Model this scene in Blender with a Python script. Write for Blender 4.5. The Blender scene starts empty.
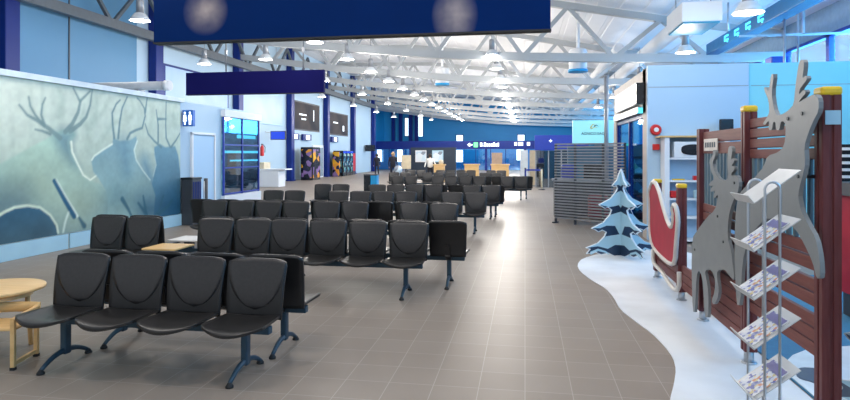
import bpy, bmesh, math, random
from mathutils import Vector, Matrix
random.seed(7)
PI = math.pi
sc = bpy.context.scene
col = sc.collection

# ------------------------------------------------------------------ materials
def mat(name, color, rough=0.5, metal=0.0, color2=None, scale=6.0, detail=3.0, bump=0.0, emit=None, estr=0.0, spec=0.5, stretch=None, coat=0.0):
    m = bpy.data.materials.new(name); m.use_nodes = True
    nt = m.node_tree; N = nt.nodes; L = nt.links
    b = N['Principled BSDF']
    b.inputs['Base Color'].default_value = (*color, 1)
    b.inputs['Roughness'].default_value = rough
    b.inputs['Metallic'].default_value = metal
    b.inputs['Specular IOR Level'].default_value = spec
    b.inputs['Coat Weight'].default_value = coat
    tc = N.new('ShaderNodeTexCoord')
    mp = N.new('ShaderNodeMapping'); L.new(tc.outputs['Object'], mp.inputs['Vector'])
    if stretch: mp.inputs['Scale'].default_value = stretch
    nz = N.new('ShaderNodeTexNoise'); nz.inputs['Scale'].default_value = scale; nz.inputs['Detail'].default_value = detail
    L.new(mp.outputs['Vector'], nz.inputs['Vector'])
    c2 = color2 if color2 else tuple(c*0.88 for c in color)
    mx = N.new('ShaderNodeMix'); mx.data_type = 'RGBA'
    mx.inputs['A'].default_value = (*color, 1); mx.inputs['B'].default_value = (*c2, 1)
    cr = N.new('ShaderNodeMapRange'); cr.inputs['From Min'].default_value = 0.35; cr.inputs['From Max'].default_value = 0.65
    L.new(nz.outputs['Fac'], cr.inputs['Value']); L.new(cr.outputs['Result'], mx.inputs['Factor'])
    L.new(mx.outputs['Result'], b.inputs['Base Color'])
    if bump:
        bp = N.new('ShaderNodeBump'); bp.inputs['Strength'].default_value = bump; bp.inputs['Distance'].default_value = 0.01
        L.new(nz.outputs['Fac'], bp.inputs['Height']); L.new(bp.outputs['Normal'], b.inputs['Normal'])
    if emit:
        b.inputs['Emission Color'].default_value = (*emit, 1); b.inputs['Emission Strength'].default_value = estr
    return m

def glass_mat(name, tint, clear=0.75, rough=0.03):
    m = bpy.data.materials.new(name); m.use_nodes = True
    nt = m.node_tree; N = nt.nodes; L = nt.links
    for n in list(N): N.remove(n)
    o = N.new('ShaderNodeOutputMaterial'); mx = N.new('ShaderNodeMixShader')
    t = N.new('ShaderNodeBsdfTransparent'); t.inputs['Color'].default_value = (*tint, 1)
    g = N.new('ShaderNodeBsdfGlossy'); g.inputs['Roughness'].default_value = rough; g.inputs['Color'].default_value = (0.9, 0.95, 1, 1)
    nz = N.new('ShaderNodeTexNoise'); nz.inputs['Scale'].default_value = 2
    ma = N.new('ShaderNodeMath'); ma.operation = 'MULTIPLY_ADD'; ma.inputs[1].default_value = 0.06; ma.inputs[2].default_value = 1-clear-0.03
    L.new(nz.outputs['Fac'], ma.inputs[0]); L.new(ma.outputs[0], mx.inputs['Fac'])
    L.new(t.outputs[0], mx.inputs[1]); L.new(g.outputs[0], mx.inputs[2]); L.new(mx.outputs[0], o.inputs['Surface'])
    return m

M = {}
M['black'] = mat('black_shell', (0.007, 0.007, 0.008), 0.38, color2=(0.009, 0.009, 0.010), scale=30)
M['seat'] = mat('black_seat', (0.013, 0.012, 0.0115), 0.36, color2=(0.017, 0.0155, 0.015), scale=30)
M['pad'] = mat('black_pad', (0.020, 0.019, 0.020), 0.34, color2=(0.026, 0.024, 0.025), scale=40)  # lighter than the shell: ceiling light reflected in the dished backs, painted in
M['steel'] = mat('slate_blue_steel', (0.030, 0.075, 0.115), 0.4, 0.2)
M['rubber'] = mat('rubber', (0.01, 0.012, 0.015), 0.6)
M['birch'] = mat('birch', (0.76, 0.50, 0.22), 0.45, color2=(0.68, 0.43, 0.175), scale=3, stretch=(1, 12, 12))
M['whiteboard'] = mat('white_laminate', (0.78, 0.76, 0.72), 0.4)
M['white'] = mat('white_paint', (0.80, 0.82, 0.84), 0.5, color2=(0.76, 0.78, 0.81), scale=1)
M['wallwhite'] = mat('wall_white', (0.45, 0.60, 0.72), 0.6, color2=(0.435, 0.585, 0.70), scale=0.6)
M['booth'] = mat('booth_panel', (0.42, 0.62, 0.82), 0.5, color2=(0.405, 0.60, 0.80), scale=0.7)
M['paleblue'] = mat('pale_blue_panel', (0.10, 0.27, 0.44), 0.55, color2=(0.093, 0.255, 0.42), scale=0.5)
M['navy'] = mat('navy_paint', (0.004, 0.022, 0.18), 0.4, color2=(0.0035, 0.019, 0.165), spec=0.25, scale=2)
M['blue'] = mat('blue_paint', (0.01, 0.04, 0.36), 0.4)
M['skyblue'] = mat('blue_wall', (0.008, 0.30, 0.62), 0.5, color2=(0.007, 0.27, 0.57), scale=0.3)
M['greyblue'] = mat('greyblue_wall', (0.25, 0.38, 0.50), 0.6)
M['roofwhite'] = mat('roof_white', (0.80, 0.82, 0.85), 0.6, color2=(0.77, 0.79, 0.83), scale=0.5)
M['truss'] = mat('truss_paint', (0.42, 0.44, 0.45), 0.45, color2=(0.39, 0.41, 0.42), scale=1)
M['greysteel'] = mat('grey_steel', (0.34, 0.35, 0.37), 0.4, 0.4)
M['chrome'] = mat('brushed_metal', (0.55, 0.58, 0.62), 0.3, 0.85)
M['traymetal'] = mat('tray_metal', (0.62, 0.64, 0.65), 0.4, 0.3)
M['plank'] = mat('brown_red_plank', (0.205, 0.066, 0.056), 0.5, color2=(0.165, 0.052, 0.046), scale=4, spec=0.2, stretch=(3, 1, 14))
M['post'] = mat('brown_red_post', (0.150, 0.047, 0.048), 0.42, color2=(0.125, 0.034, 0.036), scale=5, spec=0.2, stretch=(10, 10, 1))
M['yellow'] = mat('yellow_cap', (0.85, 0.55, 0.02), 0.35)
M['deergrey'] = mat('grey_board', (0.205, 0.224, 0.232), 0.45, color2=(0.19, 0.208, 0.216), scale=8)
M['boltblack'] = mat('bolt', (0.05, 0.06, 0.07), 0.4, 0.6)
M['bar'] = mat('teal_grey_bar', (0.13, 0.19, 0.22), 0.45)
M['red'] = mat('red_board', (0.44, 0.020, 0.045), 0.5, spec=0.15)
M['redp'] = mat('red_plastic', (0.65, 0.02, 0.02), 0.35)
M['offwhite'] = mat('offwhite_board', (0.66, 0.62, 0.57), 0.45)
M['snow'] = mat('snow_mat', (0.74, 0.78, 0.82), 0.9, color2=(0.62, 0.65, 0.68), scale=1.3, detail=5, bump=0.3)
M['icebl'] = mat('ice_blue_board', (0.40, 0.63, 0.74), 0.4, color2=(0.37, 0.59, 0.71), scale=3)
M['icewhite'] = mat('ice_white_edge', (0.72, 0.80, 0.85), 0.45)
M['darkfir'] = mat('dark_blue_board', (0.018, 0.045, 0.10), 0.4)
M['playfloor'] = mat('blue_play_floor', (0.03, 0.20, 0.36), 0.7, color2=(0.025, 0.17, 0.33), scale=20)
M['cream'] = mat('cream_board', (0.70, 0.60, 0.42), 0.5)
M['beige'] = mat('beige_wall', (0.60, 0.53, 0.47), 0.6)
M['darkgrey'] = mat('dark_grey', (0.05, 0.055, 0.065), 0.45)
M['screen'] = mat('dark_screen', (0.012, 0.014, 0.02), 0.2)
M['bluescreen'] = mat('blue_screen', (0.01, 0.03, 0.3), 0.2, emit=(0.02, 0.07, 0.8), estr=0.6)
M['glass'] = glass_mat('clear_glass', (0.80, 0.92, 0.98), 0.86)
M['bglass'] = glass_mat('blue_glass', (0.42, 0.80, 0.97), 0.84)
M['gglass'] = glass_mat('grey_glass', (0.5, 0.58, 0.66), 0.75)
M['lampglow'] = mat('lamp_glow', (1, 1, 1), 0.5, emit=(1.0, 0.97, 0.93), estr=14)
M['lampshade'] = mat('lamp_shade', (0.72, 0.74, 0.76), 0.35)
M['daywin'] = mat('daylit_window', (0.8, 0.9, 1.0), 0.3, emit=(0.62, 0.86, 1.0), estr=1.5)
M['litsign'] = mat('lit_sign', (0.9, 0.95, 1), 0.4, emit=(0.85, 0.95, 1.0), estr=1.2)
M['green'] = mat('lit_green', (0.1, 0.8, 0.2), 0.4, emit=(0.15, 1.0, 0.25), estr=1.2)
M['cyansign'] = mat('lit_cyan_sign', (0.35, 0.80, 0.86), 0.4, color2=(0.33, 0.78, 0.84), emit=(0.30, 0.78, 0.85), estr=0.45)
M['cyanglow'] = mat('cyan_display', (0.1, 0.7, 0.9), 0.4, emit=(0.1, 0.8, 1.0), estr=1.0)
M['letters'] = mat('dark_letters', (0.02, 0.06, 0.10), 0.5)
M['gold'] = mat('gold_mark', (0.75, 0.68, 0.25), 0.5)
M['boothcyan'] = mat('booth_panel_cyan', (0.26, 0.70, 0.80), 0.45, color2=(0.25, 0.67, 0.77), scale=0.7)  # right part of booth wall: blue window daylight painted into the colour
M['posterdark'] = mat('dark_poster', (0.04, 0.04, 0.05), 0.7, color2=(0.09, 0.075, 0.07), scale=0.5, spec=0.1)
M['posterpale'] = mat('pale_poster', (0.32, 0.48, 0.72), 0.4, color2=(0.40, 0.55, 0.76), scale=0.6)
M['skin'] = mat('skin', (0.55, 0.33, 0.24), 0.6)
M['hairdark'] = mat('hair_dark', (0.03, 0.02, 0.015), 0.6)
M['hairfair'] = mat('hair_fair', (0.45, 0.30, 0.16), 0.6)
M['clothdark'] = mat('dark_cloth', (0.012, 0.013, 0.025), 0.8)
M['clothwhite'] = mat('white_cloth', (0.78, 0.78, 0.76), 0.8)

def fruit_mat(name, base, cols, scale):
    m = bpy.data.materials.new(name); m.use_nodes = True
    nt = m.node_tree; N = nt.nodes; L = nt.links; b = N['Principled BSDF']
    tc = N.new('ShaderNodeTexCoord'); v = N.new('ShaderNodeTexVoronoi'); v.inputs['Scale'].default_value = scale
    L.new(tc.outputs['Object'], v.inputs['Vector'])
    r = N.new('ShaderNodeValToRGB'); r.color_ramp.interpolation = 'CONSTANT'
    sx = N.new('ShaderNodeSeparateColor'); L.new(v.outputs['Color'], sx.inputs[0]); L.new(sx.outputs[0], r.inputs['Fac'])
    els = r.color_ramp.elements; allc = [base] + cols
    els[0].position = 0; els[0].color = (*allc[0], 1)
    els[1].position = 0.35; els[1].color = (*allc[1], 1)
    for i, c in enumerate(allc[2:]):
        e = els.new(0.35 + 0.65*(i+1)/len(cols)); e.color = (*c, 1)
    L.new(r.outputs['Color'], b.inputs['Base Color']); b.inputs['Roughness'].default_value = 0.25
    return m
M['fruit'] = fruit_mat('fruit_print', (0.01, 0.01, 0.02), [(0.8, 0.42, 0.02), (0.75, 0.30, 0.02), (0.25, 0.15, 0.35), (0.02, 0.02, 0.05)], 3.2)
M['cover'] = fruit_mat('brochure_cover', (0.72, 0.74, 0.78), [(0.16, 0.18, 0.45), (0.62, 0.66, 0.75), (0.65, 0.30, 0.18), (0.70, 0.60, 0.30), (0.30, 0.34, 0.55), (0.75, 0.76, 0.78)], 60)
M['drinks'] = fruit_mat('drink_shelves', (0.02, 0.05, 0.08), [(0.10, 0.35, 0.42), (0.45, 0.55, 0.55), (0.03, 0.12, 0.2), (0.2, 0.4, 0.3)], 5)
M['photo'] = fruit_mat('photo_print', (0.55, 0.68, 0.78), [(0.62, 0.74, 0.82), (0.25, 0.28, 0.33), (0.75, 0.80, 0.84), (0.35, 0.55, 0.70)], 1.6)

def floor_mat():
    m = bpy.data.materials.new('floor_tiles'); m.use_nodes = True
    nt = m.node_tree; N = nt.nodes; L = nt.links; b = N['Principled BSDF']
    tc = N.new('ShaderNodeTexCoord'); mp = N.new('ShaderNodeMapping'); L.new(tc.outputs['Object'], mp.inputs['Vector'])
    br = N.new('ShaderNodeTexBrick'); br.offset = 0.0; br.squash = 1.0
    br.inputs['Scale'].default_value = 1.0; br.inputs['Brick Width'].default_value = 0.34; br.inputs['Row Height'].default_value = 0.34
    br.inputs['Mortar Size'].default_value = 0.0035; br.inputs['Mortar Smooth'].default_value = 0.3
    br.inputs['Color1'].default_value = (0.252, 0.211, 0.176, 1); br.inputs['Color2'].default_value = (0.272, 0.230, 0.193, 1)
    br.inputs['Mortar'].default_value = (0.37, 0.33, 0.29, 1); br.inputs['Bias'].default_value = 0
    L.new(mp.outputs['Vector'], br.inputs['Vector'])
    nz = N.new('ShaderNodeTexNoise'); nz.inputs['Scale'].default_value = 0.9; nz.inputs['Detail'].default_value = 6
    L.new(tc.outputs['Object'], nz.inputs['Vector'])
    mx = N.new('ShaderNodeMix'); mx.data_type = 'RGBA'; mx.blend_type = 'MULTIPLY'; mx.inputs['Factor'].default_value = 1
    r = N.new('ShaderNodeMapRange'); r.inputs['To Min'].default_value = 0.84; r.inputs['To Max'].default_value = 1.14
    L.new(nz.outputs['Fac'], r.inputs['Value'])
    L.new(br.outputs['Color'], mx.inputs['A']); L.new(r.outputs['Result'], mx.inputs['B'])
    L.new(mx.outputs['Result'], b.inputs['Base Color'])
    b.inputs['Roughness'].default_value = 0.42; b.inputs['Specular IOR Level'].default_value = 0.22
    return m
M['floor'] = floor_mat()

def sign_mat():
    m = mat('navy_sign', (0.0015, 0.020, 0.110), 0.6, color2=(0.0015, 0.018, 0.100), scale=1, spec=0.03)
    nt = m.node_tree; N = nt.nodes; L = nt.links; b = N['Principled BSDF']
    prev = b.inputs['Base Color'].links[0].from_socket
    tc = N.new('ShaderNodeTexCoord')
    for cx, cz, w, h in ((-4.55, 3.80, 0.36, 0.36), (-0.93, 3.60, 0.32, 0.42)):      # soft pale blotches mixed into the board's colour
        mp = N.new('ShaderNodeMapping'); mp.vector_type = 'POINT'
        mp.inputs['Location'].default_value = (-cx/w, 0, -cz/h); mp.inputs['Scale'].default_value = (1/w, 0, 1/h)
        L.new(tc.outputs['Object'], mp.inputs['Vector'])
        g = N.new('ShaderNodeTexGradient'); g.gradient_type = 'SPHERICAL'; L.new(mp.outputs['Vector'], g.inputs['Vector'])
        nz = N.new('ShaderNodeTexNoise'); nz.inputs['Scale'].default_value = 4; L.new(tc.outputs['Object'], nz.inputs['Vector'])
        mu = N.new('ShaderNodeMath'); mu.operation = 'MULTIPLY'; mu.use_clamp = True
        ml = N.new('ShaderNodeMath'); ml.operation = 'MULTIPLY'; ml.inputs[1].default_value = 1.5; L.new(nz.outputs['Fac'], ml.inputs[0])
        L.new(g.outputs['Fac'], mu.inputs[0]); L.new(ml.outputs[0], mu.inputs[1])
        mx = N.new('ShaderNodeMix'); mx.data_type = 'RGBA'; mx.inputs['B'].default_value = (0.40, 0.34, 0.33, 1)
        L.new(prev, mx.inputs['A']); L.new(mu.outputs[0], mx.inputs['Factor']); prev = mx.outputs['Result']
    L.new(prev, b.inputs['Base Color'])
    return m
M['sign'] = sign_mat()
M['signplain'] = mat('navy_sign_plain', (0.009, 0.009, 0.085), 0.6, color2=(0.008, 0.008, 0.076), scale=1, spec=0.03)

# ------------------------------------------------------------------ mesh helpers
class MB:
    def __init__(self): self.bm = bmesh.new(); self.mats = []; self.cur = 0
    def use(self, m):
        if m not in self.mats: self.mats.append(m)
        self.cur = self.mats.index(m); return self
    def _f(self, vs, smooth=False):
        try: f = self.bm.faces.new(vs)
        except ValueError: return None
        f.material_index = self.cur; f.smooth = smooth; return f
    def box(self, c, s, rot=None, bevel=0.0):
        x, y, z = s[0]/2, s[1]/2, s[2]/2
        co = [Vector((i*x, j*y, k*z)) for k in (-1, 1) for j in (-1, 1) for i in (-1, 1)]
        if rot is not None: co = [rot @ v for v in co]
        vs = [self.bm.verts.new(v + Vector(c)) for v in co]
        fs = [self._f([vs[i] for i in q]) for q in ((0, 2, 3, 1), (4, 5, 7, 6), (0, 1, 5, 4), (2, 6, 7, 3), (0, 4, 6, 2), (1, 3, 7, 5))]
        if bevel:
            es = list({e for f in fs for e in f.edges})
            r = bmesh.ops.bevel(self.bm, geom=es, offset=bevel, segments=2, affect='EDGES', profile=0.5, clamp_overlap=True)
            for f in r['faces']: f.material_index = self.cur
        return self
    def bar(self, a, b, w, h, up=(0, 0, 1)):
        a, b = Vector(a), Vector(b); d = b-a; L = d.length; d.normalize()
        u = Vector(up); s = d.cross(u)
        if s.length < 1e-4: s = d.cross(Vector((1, 0, 0)))
        s.normalize(); u = s.cross(d)
        R = Matrix((d, s, u)).transposed()
        return self.box((a+b)/2, (L, w, h), R)
    def tube(self, pts, r, n=10, closed=False):
        pts = [Vector(p) for p in pts]; k = len(pts)
        rs = r if isinstance(r, (list, tuple)) else [r]*k
        rings = []; ref = None
        for i, p in enumerate(pts):
            if closed: d = pts[(i+1) % k]-pts[i-1]
            else: d = pts[min(i+1, k-1)]-pts[max(i-1, 0)]
            d.normalize()
            if ref is None:
                ref = Vector((0, 0, 1)) if abs(d.z) < .9 else Vector((1, 0, 0))
            s = d.cross(ref)
            if s.length < 1e-4: s = d.cross(Vector((0.3, 0.9, 0.2)))
            s.normalize(); u = s.cross(d); ref = u
            rings.append([self.bm.verts.new(p + (s*math.cos(2*PI*j/n) + u*math.sin(2*PI*j/n))*rs[i]) for j in range(n)])
        for i in range(k if closed else k-1):
            A, B = rings[i], rings[(i+1) % k]
            for j in range(n): self._f([A[j], A[(j+1) % n], B[(j+1) % n], B[j]], True)
        if not closed:
            self._f(rings[0][::-1]); self._f(rings[-1])
        return self
    def lathe(self, prof, c=(0, 0, 0), n=20, cap=True):
        rings = []
        for r, z in prof:
            rings.append([self.bm.verts.new((c[0]+r*math.cos(2*PI*j/n), c[1]+r*math.sin(2*PI*j/n), c[2]+z)) for j in range(n)])
        for A, B in zip(rings, rings[1:]):
            for j in range(n): self._f([A[j], A[(j+1) % n], B[(j+1) % n], B[j]], True)
        if cap:
            if prof[0][0] > 1e-4: self._f(rings[0][::-1])
            if prof[-1][0] > 1e-4: self._f(rings[-1])
        return self
    def prism(self, poly, fr, t):
        """poly: 2D list; fr(u, v, w) -> 3D; thickness t (centred)"""
        A = [self.bm.verts.new(fr(u, v, -t/2)) for u, v in poly]
        B = [self.bm.verts.new(fr(u, v, t/2)) for u, v in poly]
        self._f(A[::-1]); self._f(B)
        n = len(poly)
        for i in range(n): self._f([A[i], A[(i+1) % n], B[(i+1) % n], B[i]])
        return self
    def ribbon(self, pts, w0, w1, fr, t):
        pts = [Vector(p) for p in pts]; k = len(pts); Ls = []; Rs = []
        for i, p in enumerate(pts):
            d = pts[min(i+1, k-1)]-pts[max(i-1, 0)]; d.normalize(); nrm = Vector((-d.y, d.x)); w = (w0+(w1-w0)*i/(k-1))/2
            Ls.append(p+nrm*w); Rs.append(p-nrm*w)
        return self.prism([tuple(p) for p in Ls+Rs[::-1]], fr, t)
    def shell(self, fn, nu, nv, th):
        """fn(u,v) with u,v in 0..1 -> point; second skin offset by th vector fn"""
        A = [[self.bm.verts.new(fn(i/nu, j/nv)) for i in range(nu+1)] for j in range(nv+1)]
        B = [[self.bm.verts.new(Vector(fn(i/nu, j/nv))+Vector(th)) for i in range(nu+1)] for j in range(nv+1)]
        for j in range(nv):
            for i in range(nu):
                self._f([A[j][i], A[j][i+1], A[j+1][i+1], A[j+1][i]], True)
                self._f([B[j][i], B[j+1][i], B[j+1][i+1], B[j][i+1]], True)
        for i in range(nu):
            self._f([A[0][i], B[0][i], B[0][i+1], A[0][i+1]]); self._f([A[nv][i], A[nv][i+1], B[nv][i+1], B[nv][i]])
        for j in range(nv):
            self._f([A[j][0], A[j+1][0], B[j+1][0], B[j][0]]); self._f([A[j][nu], B[j][nu], B[j+1][nu], A[j+1][nu]])
        return self
    def build(self, name, m=None, parent=None, loc=None, tri=False):
        bmesh.ops.recalc_face_normals(self.bm, faces=self.bm.faces[:])
        me = bpy.data.meshes.new(name); self.bm.to_mesh(me); self.bm.free()
        for x in (self.mats or [m]): me.materials.append(x)
        o = bpy.data.objects.new(name, me); col.objects.link(o)
        if parent is not None: o.parent = parent
        if loc is not None: o.location = loc
        return o

def tag(o, label, cat, group=None, kind=None):
    o['label'] = label; o['category'] = cat
    if group: o['group'] = group
    if kind: o['kind'] = kind
    return o
def thing(name, label, cat, loc=(0, 0, 0), rz=0, group=None):
    o = bpy.data.objects.new(name, None); col.objects.link(o); o.location = loc; o.rotation_euler = (0, 0, rz)
    o.empty_display_size = 0.1
    return tag(o, label, cat, group)
def struct(o, label, cat='structure'):
    o['kind'] = 'structure'; o['label'] = label; o['category'] = cat; return o
def copy_tree(o, parent=None):
    c = o.copy(); col.objects.link(c); c.parent = parent
    for ch in list(o.children): copy_tree(ch, c)
    return c
XZ = lambda y: (lambda u, v, w: Vector((u, y+w, v)))
YZ = lambda x: (lambda u, v, w: Vector((x+w, u, v)))
def text_mesh(txt, size, name, m, parent, loc, rot, extrude=0.004, bold=0.0):
    cu = bpy.data.curves.new(name, 'FONT'); cu.body = txt; cu.size = size; cu.extrude = extrude; cu.align_x = 'CENTER'; cu.offset = bold
    t = bpy.data.objects.new(name, cu); col.objects.link(t)
    dg = bpy.context.evaluated_depsgraph_get(); dg.update()
    me = bpy.data.meshes.new_from_object(t.evaluated_get(dg)); me.materials.clear(); me.materials.append(m)
    bpy.data.objects.remove(t)
    o = bpy.data.objects.new(name, me); col.objects.link(o); o.parent = parent; o.location = loc; o.rotation_euler = rot
    return o
ORD = ['first', 'second', 'third', 'fourth', 'fifth', 'sixth', 'seventh', 'eighth', 'ninth', 'tenth', 'eleventh', 'twelfth', 'thirteenth', 'fourteenth', 'fifteenth', 'sixteenth', 'seventeenth', 'eighteenth']

# ------------------------------------------------------------------ camera
cam_d = bpy.data.cameras.new('camera'); cam = bpy.data.objects.new('camera', cam_d); col.objects.link(cam)
cam.location = (0, 0, 1.74); cam.rotation_euler = (PI/2, 0, math.atan(100/594))
cam_d.sensor_width = 36; cam_d.lens = 594*36/850; cam_d.shift_y = -46/850; cam_d.clip_end = 300; cam_d.clip_start = 0.05
sc.camera = cam

# ------------------------------------------------------------------ room shell
XL, XR, YF, BAY = -15.1, 8.9, 79.0, 7.1
COLY = [15.15+BAY*i for i in range(7)]
struct(MB().box((-4, 36.5, -0.05), (26, 87, 0.1)).build('floor', M['floor']), 'brown-grey tiled floor of the hall', 'floor')
RP = [(-20, 8.7), (-13, 8.75), (-7, 8.65), (-3, 8.2), (1.25, 7.42), (5.23, 6.68), (9.3, 6.0)]
def roof_z(x):
    for (a, b), (c, d) in zip(RP, RP[1:]):
        if x <= c: return b+(d-b)*(x-a)/(c-a)
    return RP[-1][1]
BP = [(-15.1, 6.9), (-9.56, 6.13), (-3.16, 5.49), (1.5, 5.24), (6.26, 5.11), (8.8, 5.11)]
def chord_z(x):
    for (a, b), (c, d) in zip(BP, BP[1:]):
        if x <= c: return b+(d-b)*(x-a)/(c-a)
    return BP[-1][1]
# corrugated roof deck: ribs run along the hall
mb = MB(); xs = []
x = -19.0
while x < 9.0:
    xs += [(x, 0), (x+0.56, 0), (x+0.58, 0.02), (x+0.78, 0.02)]; x += 0.80
poly = [(px, roof_z(px)+dz) for px, dz in xs]
poly = poly + [(px, roof_z(px)+0.25) for px in (9.2, 1.25, -7, -13, -19.2)]
mb.prism(poly, lambda u, v, w: Vector((u, 36.5+w, v)), 87)
struct(mb.build('ceiling', M['roofwhite']), 'white ribbed roof deck over the hall', 'ceiling')
# left wall: pale panels between navy columns
mb = MB(); mb.use(M['paleblue'])
mb.box((XL-0.16, 12, 4.35), (0.2, 18.6, 8.7)); mb.use(M['wallwhite']); mb.box((XL-0.16, 39.5, 4.35), (0.2, 36.4, 8.7))
mb.use(M['darkgrey'])
for y in (17.75, ): mb.box((XL-0.05, y, 6.2), (0.03, 0.05, 5))
struct(mb.build('wall_left'), 'pale blue and white panelled left wall', 'wall')
struct(MB().box((-9.8, YF+0.1, 4.4), (21, 0.2, 8.8)).build('wall_far', M['skyblue']), 'blue wall across the far end', 'wall')
struct(MB().box((5.1, YF+0.1, 4.0), (8.8, 0.2, 8.0)).build('wall_far_right', M['skyblue']), 'blue wall at the far end on the right', 'wall')
struct(MB().box((-17.2, 57.8, 4.35), (4.0, 0.2, 8.7)).build('wall_recess', M['wallwhite']), 'short white return wall at the end of the left wall', 'wall')
struct(MB().box((-19.1, 68.5, 4.35), (0.2, 21.2, 8.7)).build('wall_left_far', M['skyblue']), 'blue side wall of the far left recess', 'wall')
for i, y in enumerate(COLY):
    mb = MB().box((XL+0.14, y, 4.3), (0.36, 0.52, 8.6), bevel=0.03); mb.box((XL+0.14, y, 0.04), (0.46, 0.62, 0.08))
    struct(mb.build('column', M['navy']), 'navy column on the left wall, %s from the camera' % ORD[i], 'column')
# edge truss along the left wall
mb = MB(); za = 6.42
mb.bar((XL+0.45, 4, za), (XL+0.45, 57.6, za), 0.24, 0.34)
for k in range(15):
    y = 5+k*3.55
    mb.bar((XL+0.45, y, za), (XL+0.45, y+1.775, 8.3), 0.12, 0.12); mb.bar((XL+0.45, y+1.775, 8.3), (XL+0.45, y+3.55, za), 0.12, 0.12)
struct(mb.build('edge_beam', mat('edge_grey', (0.10, 0.12, 0.14), 0.5)), 'long grey steel edge beam with braces along the left wall', 'beam')
# roof trusses across the hall
for i in range(8):
    y = 22.25+BAY*i
    mb = MB()
    xl = -14.9 if y < 57.5 else -18.8
    bx = [xl, -12, -9.56, -6.4, -3.16, 0, 3.2, 6.26, 8.75]
    for a, b in zip(bx, bx[1:]): mb.bar((a, y, chord_z(a)), (b, y, chord_z(b)), 0.22, 0.30)
    tx = [xl, -13, -7, -3, 1.25, 5.23, 8.75]
    for a, b in zip(tx, tx[1:]): mb.bar((a, y, roof_z(a)-0.22), (b, y, roof_z(b)-0.22), 0.20, 0.24)
    nodes = []; xx = 6.4; top = False
    while xx > xl:
        nodes.append((xx, roof_z(xx)-0.25 if top else chord_z(xx))); xx -= 1.62; top = not top
    nodes = [(8.0, roof_z(8.0)-0.25)] + nodes
    for a, b in zip(nodes, nodes[1:]): mb.bar((a[0], y, a[1]), (b[0], y, b[1]), 0.14, 0.15)
    struct(mb.build('roof_truss', M['truss']), 'pale steel roof truss, %s from the camera' % ORD[i], 'truss')

# block with the toilets behind the mural partition
mb = MB().use(M['wallwhite'])
mb.box((-11.6, 15.45, 1.52), (6.56, 4.3, 3.04))
struct(mb.build('wall_washroom', M['wallwhite']), 'white washroom block beside the mural', 'wall')
struct(MB().box((-8.38, 9.0, 3.05), (0.34, 8.7, 0.1)).build('trim_1', M['icewhite']), 'white ledge along the top of the mural partition', 'trim')
mb = MB().use(M['whiteboard']); mb.box((-8.40, 9.0, 1.5), (0.2, 8.6, 3.0))
struct(mb.build('wall_mural'), 'free-standing partition that carries the reindeer mural', 'wall')
mb = MB().use(M['icebl']); mb.box((-8.27, 7.1, 0.14), (0.03, 5.1, 0.27)); mb.box((-8.27, 11.5, 0.14), (0.03, 3.6, 0.27))
struct(mb.build('baseboard_left', M['icebl']), 'pale blue skirting under the mural', 'baseboard')

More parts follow.
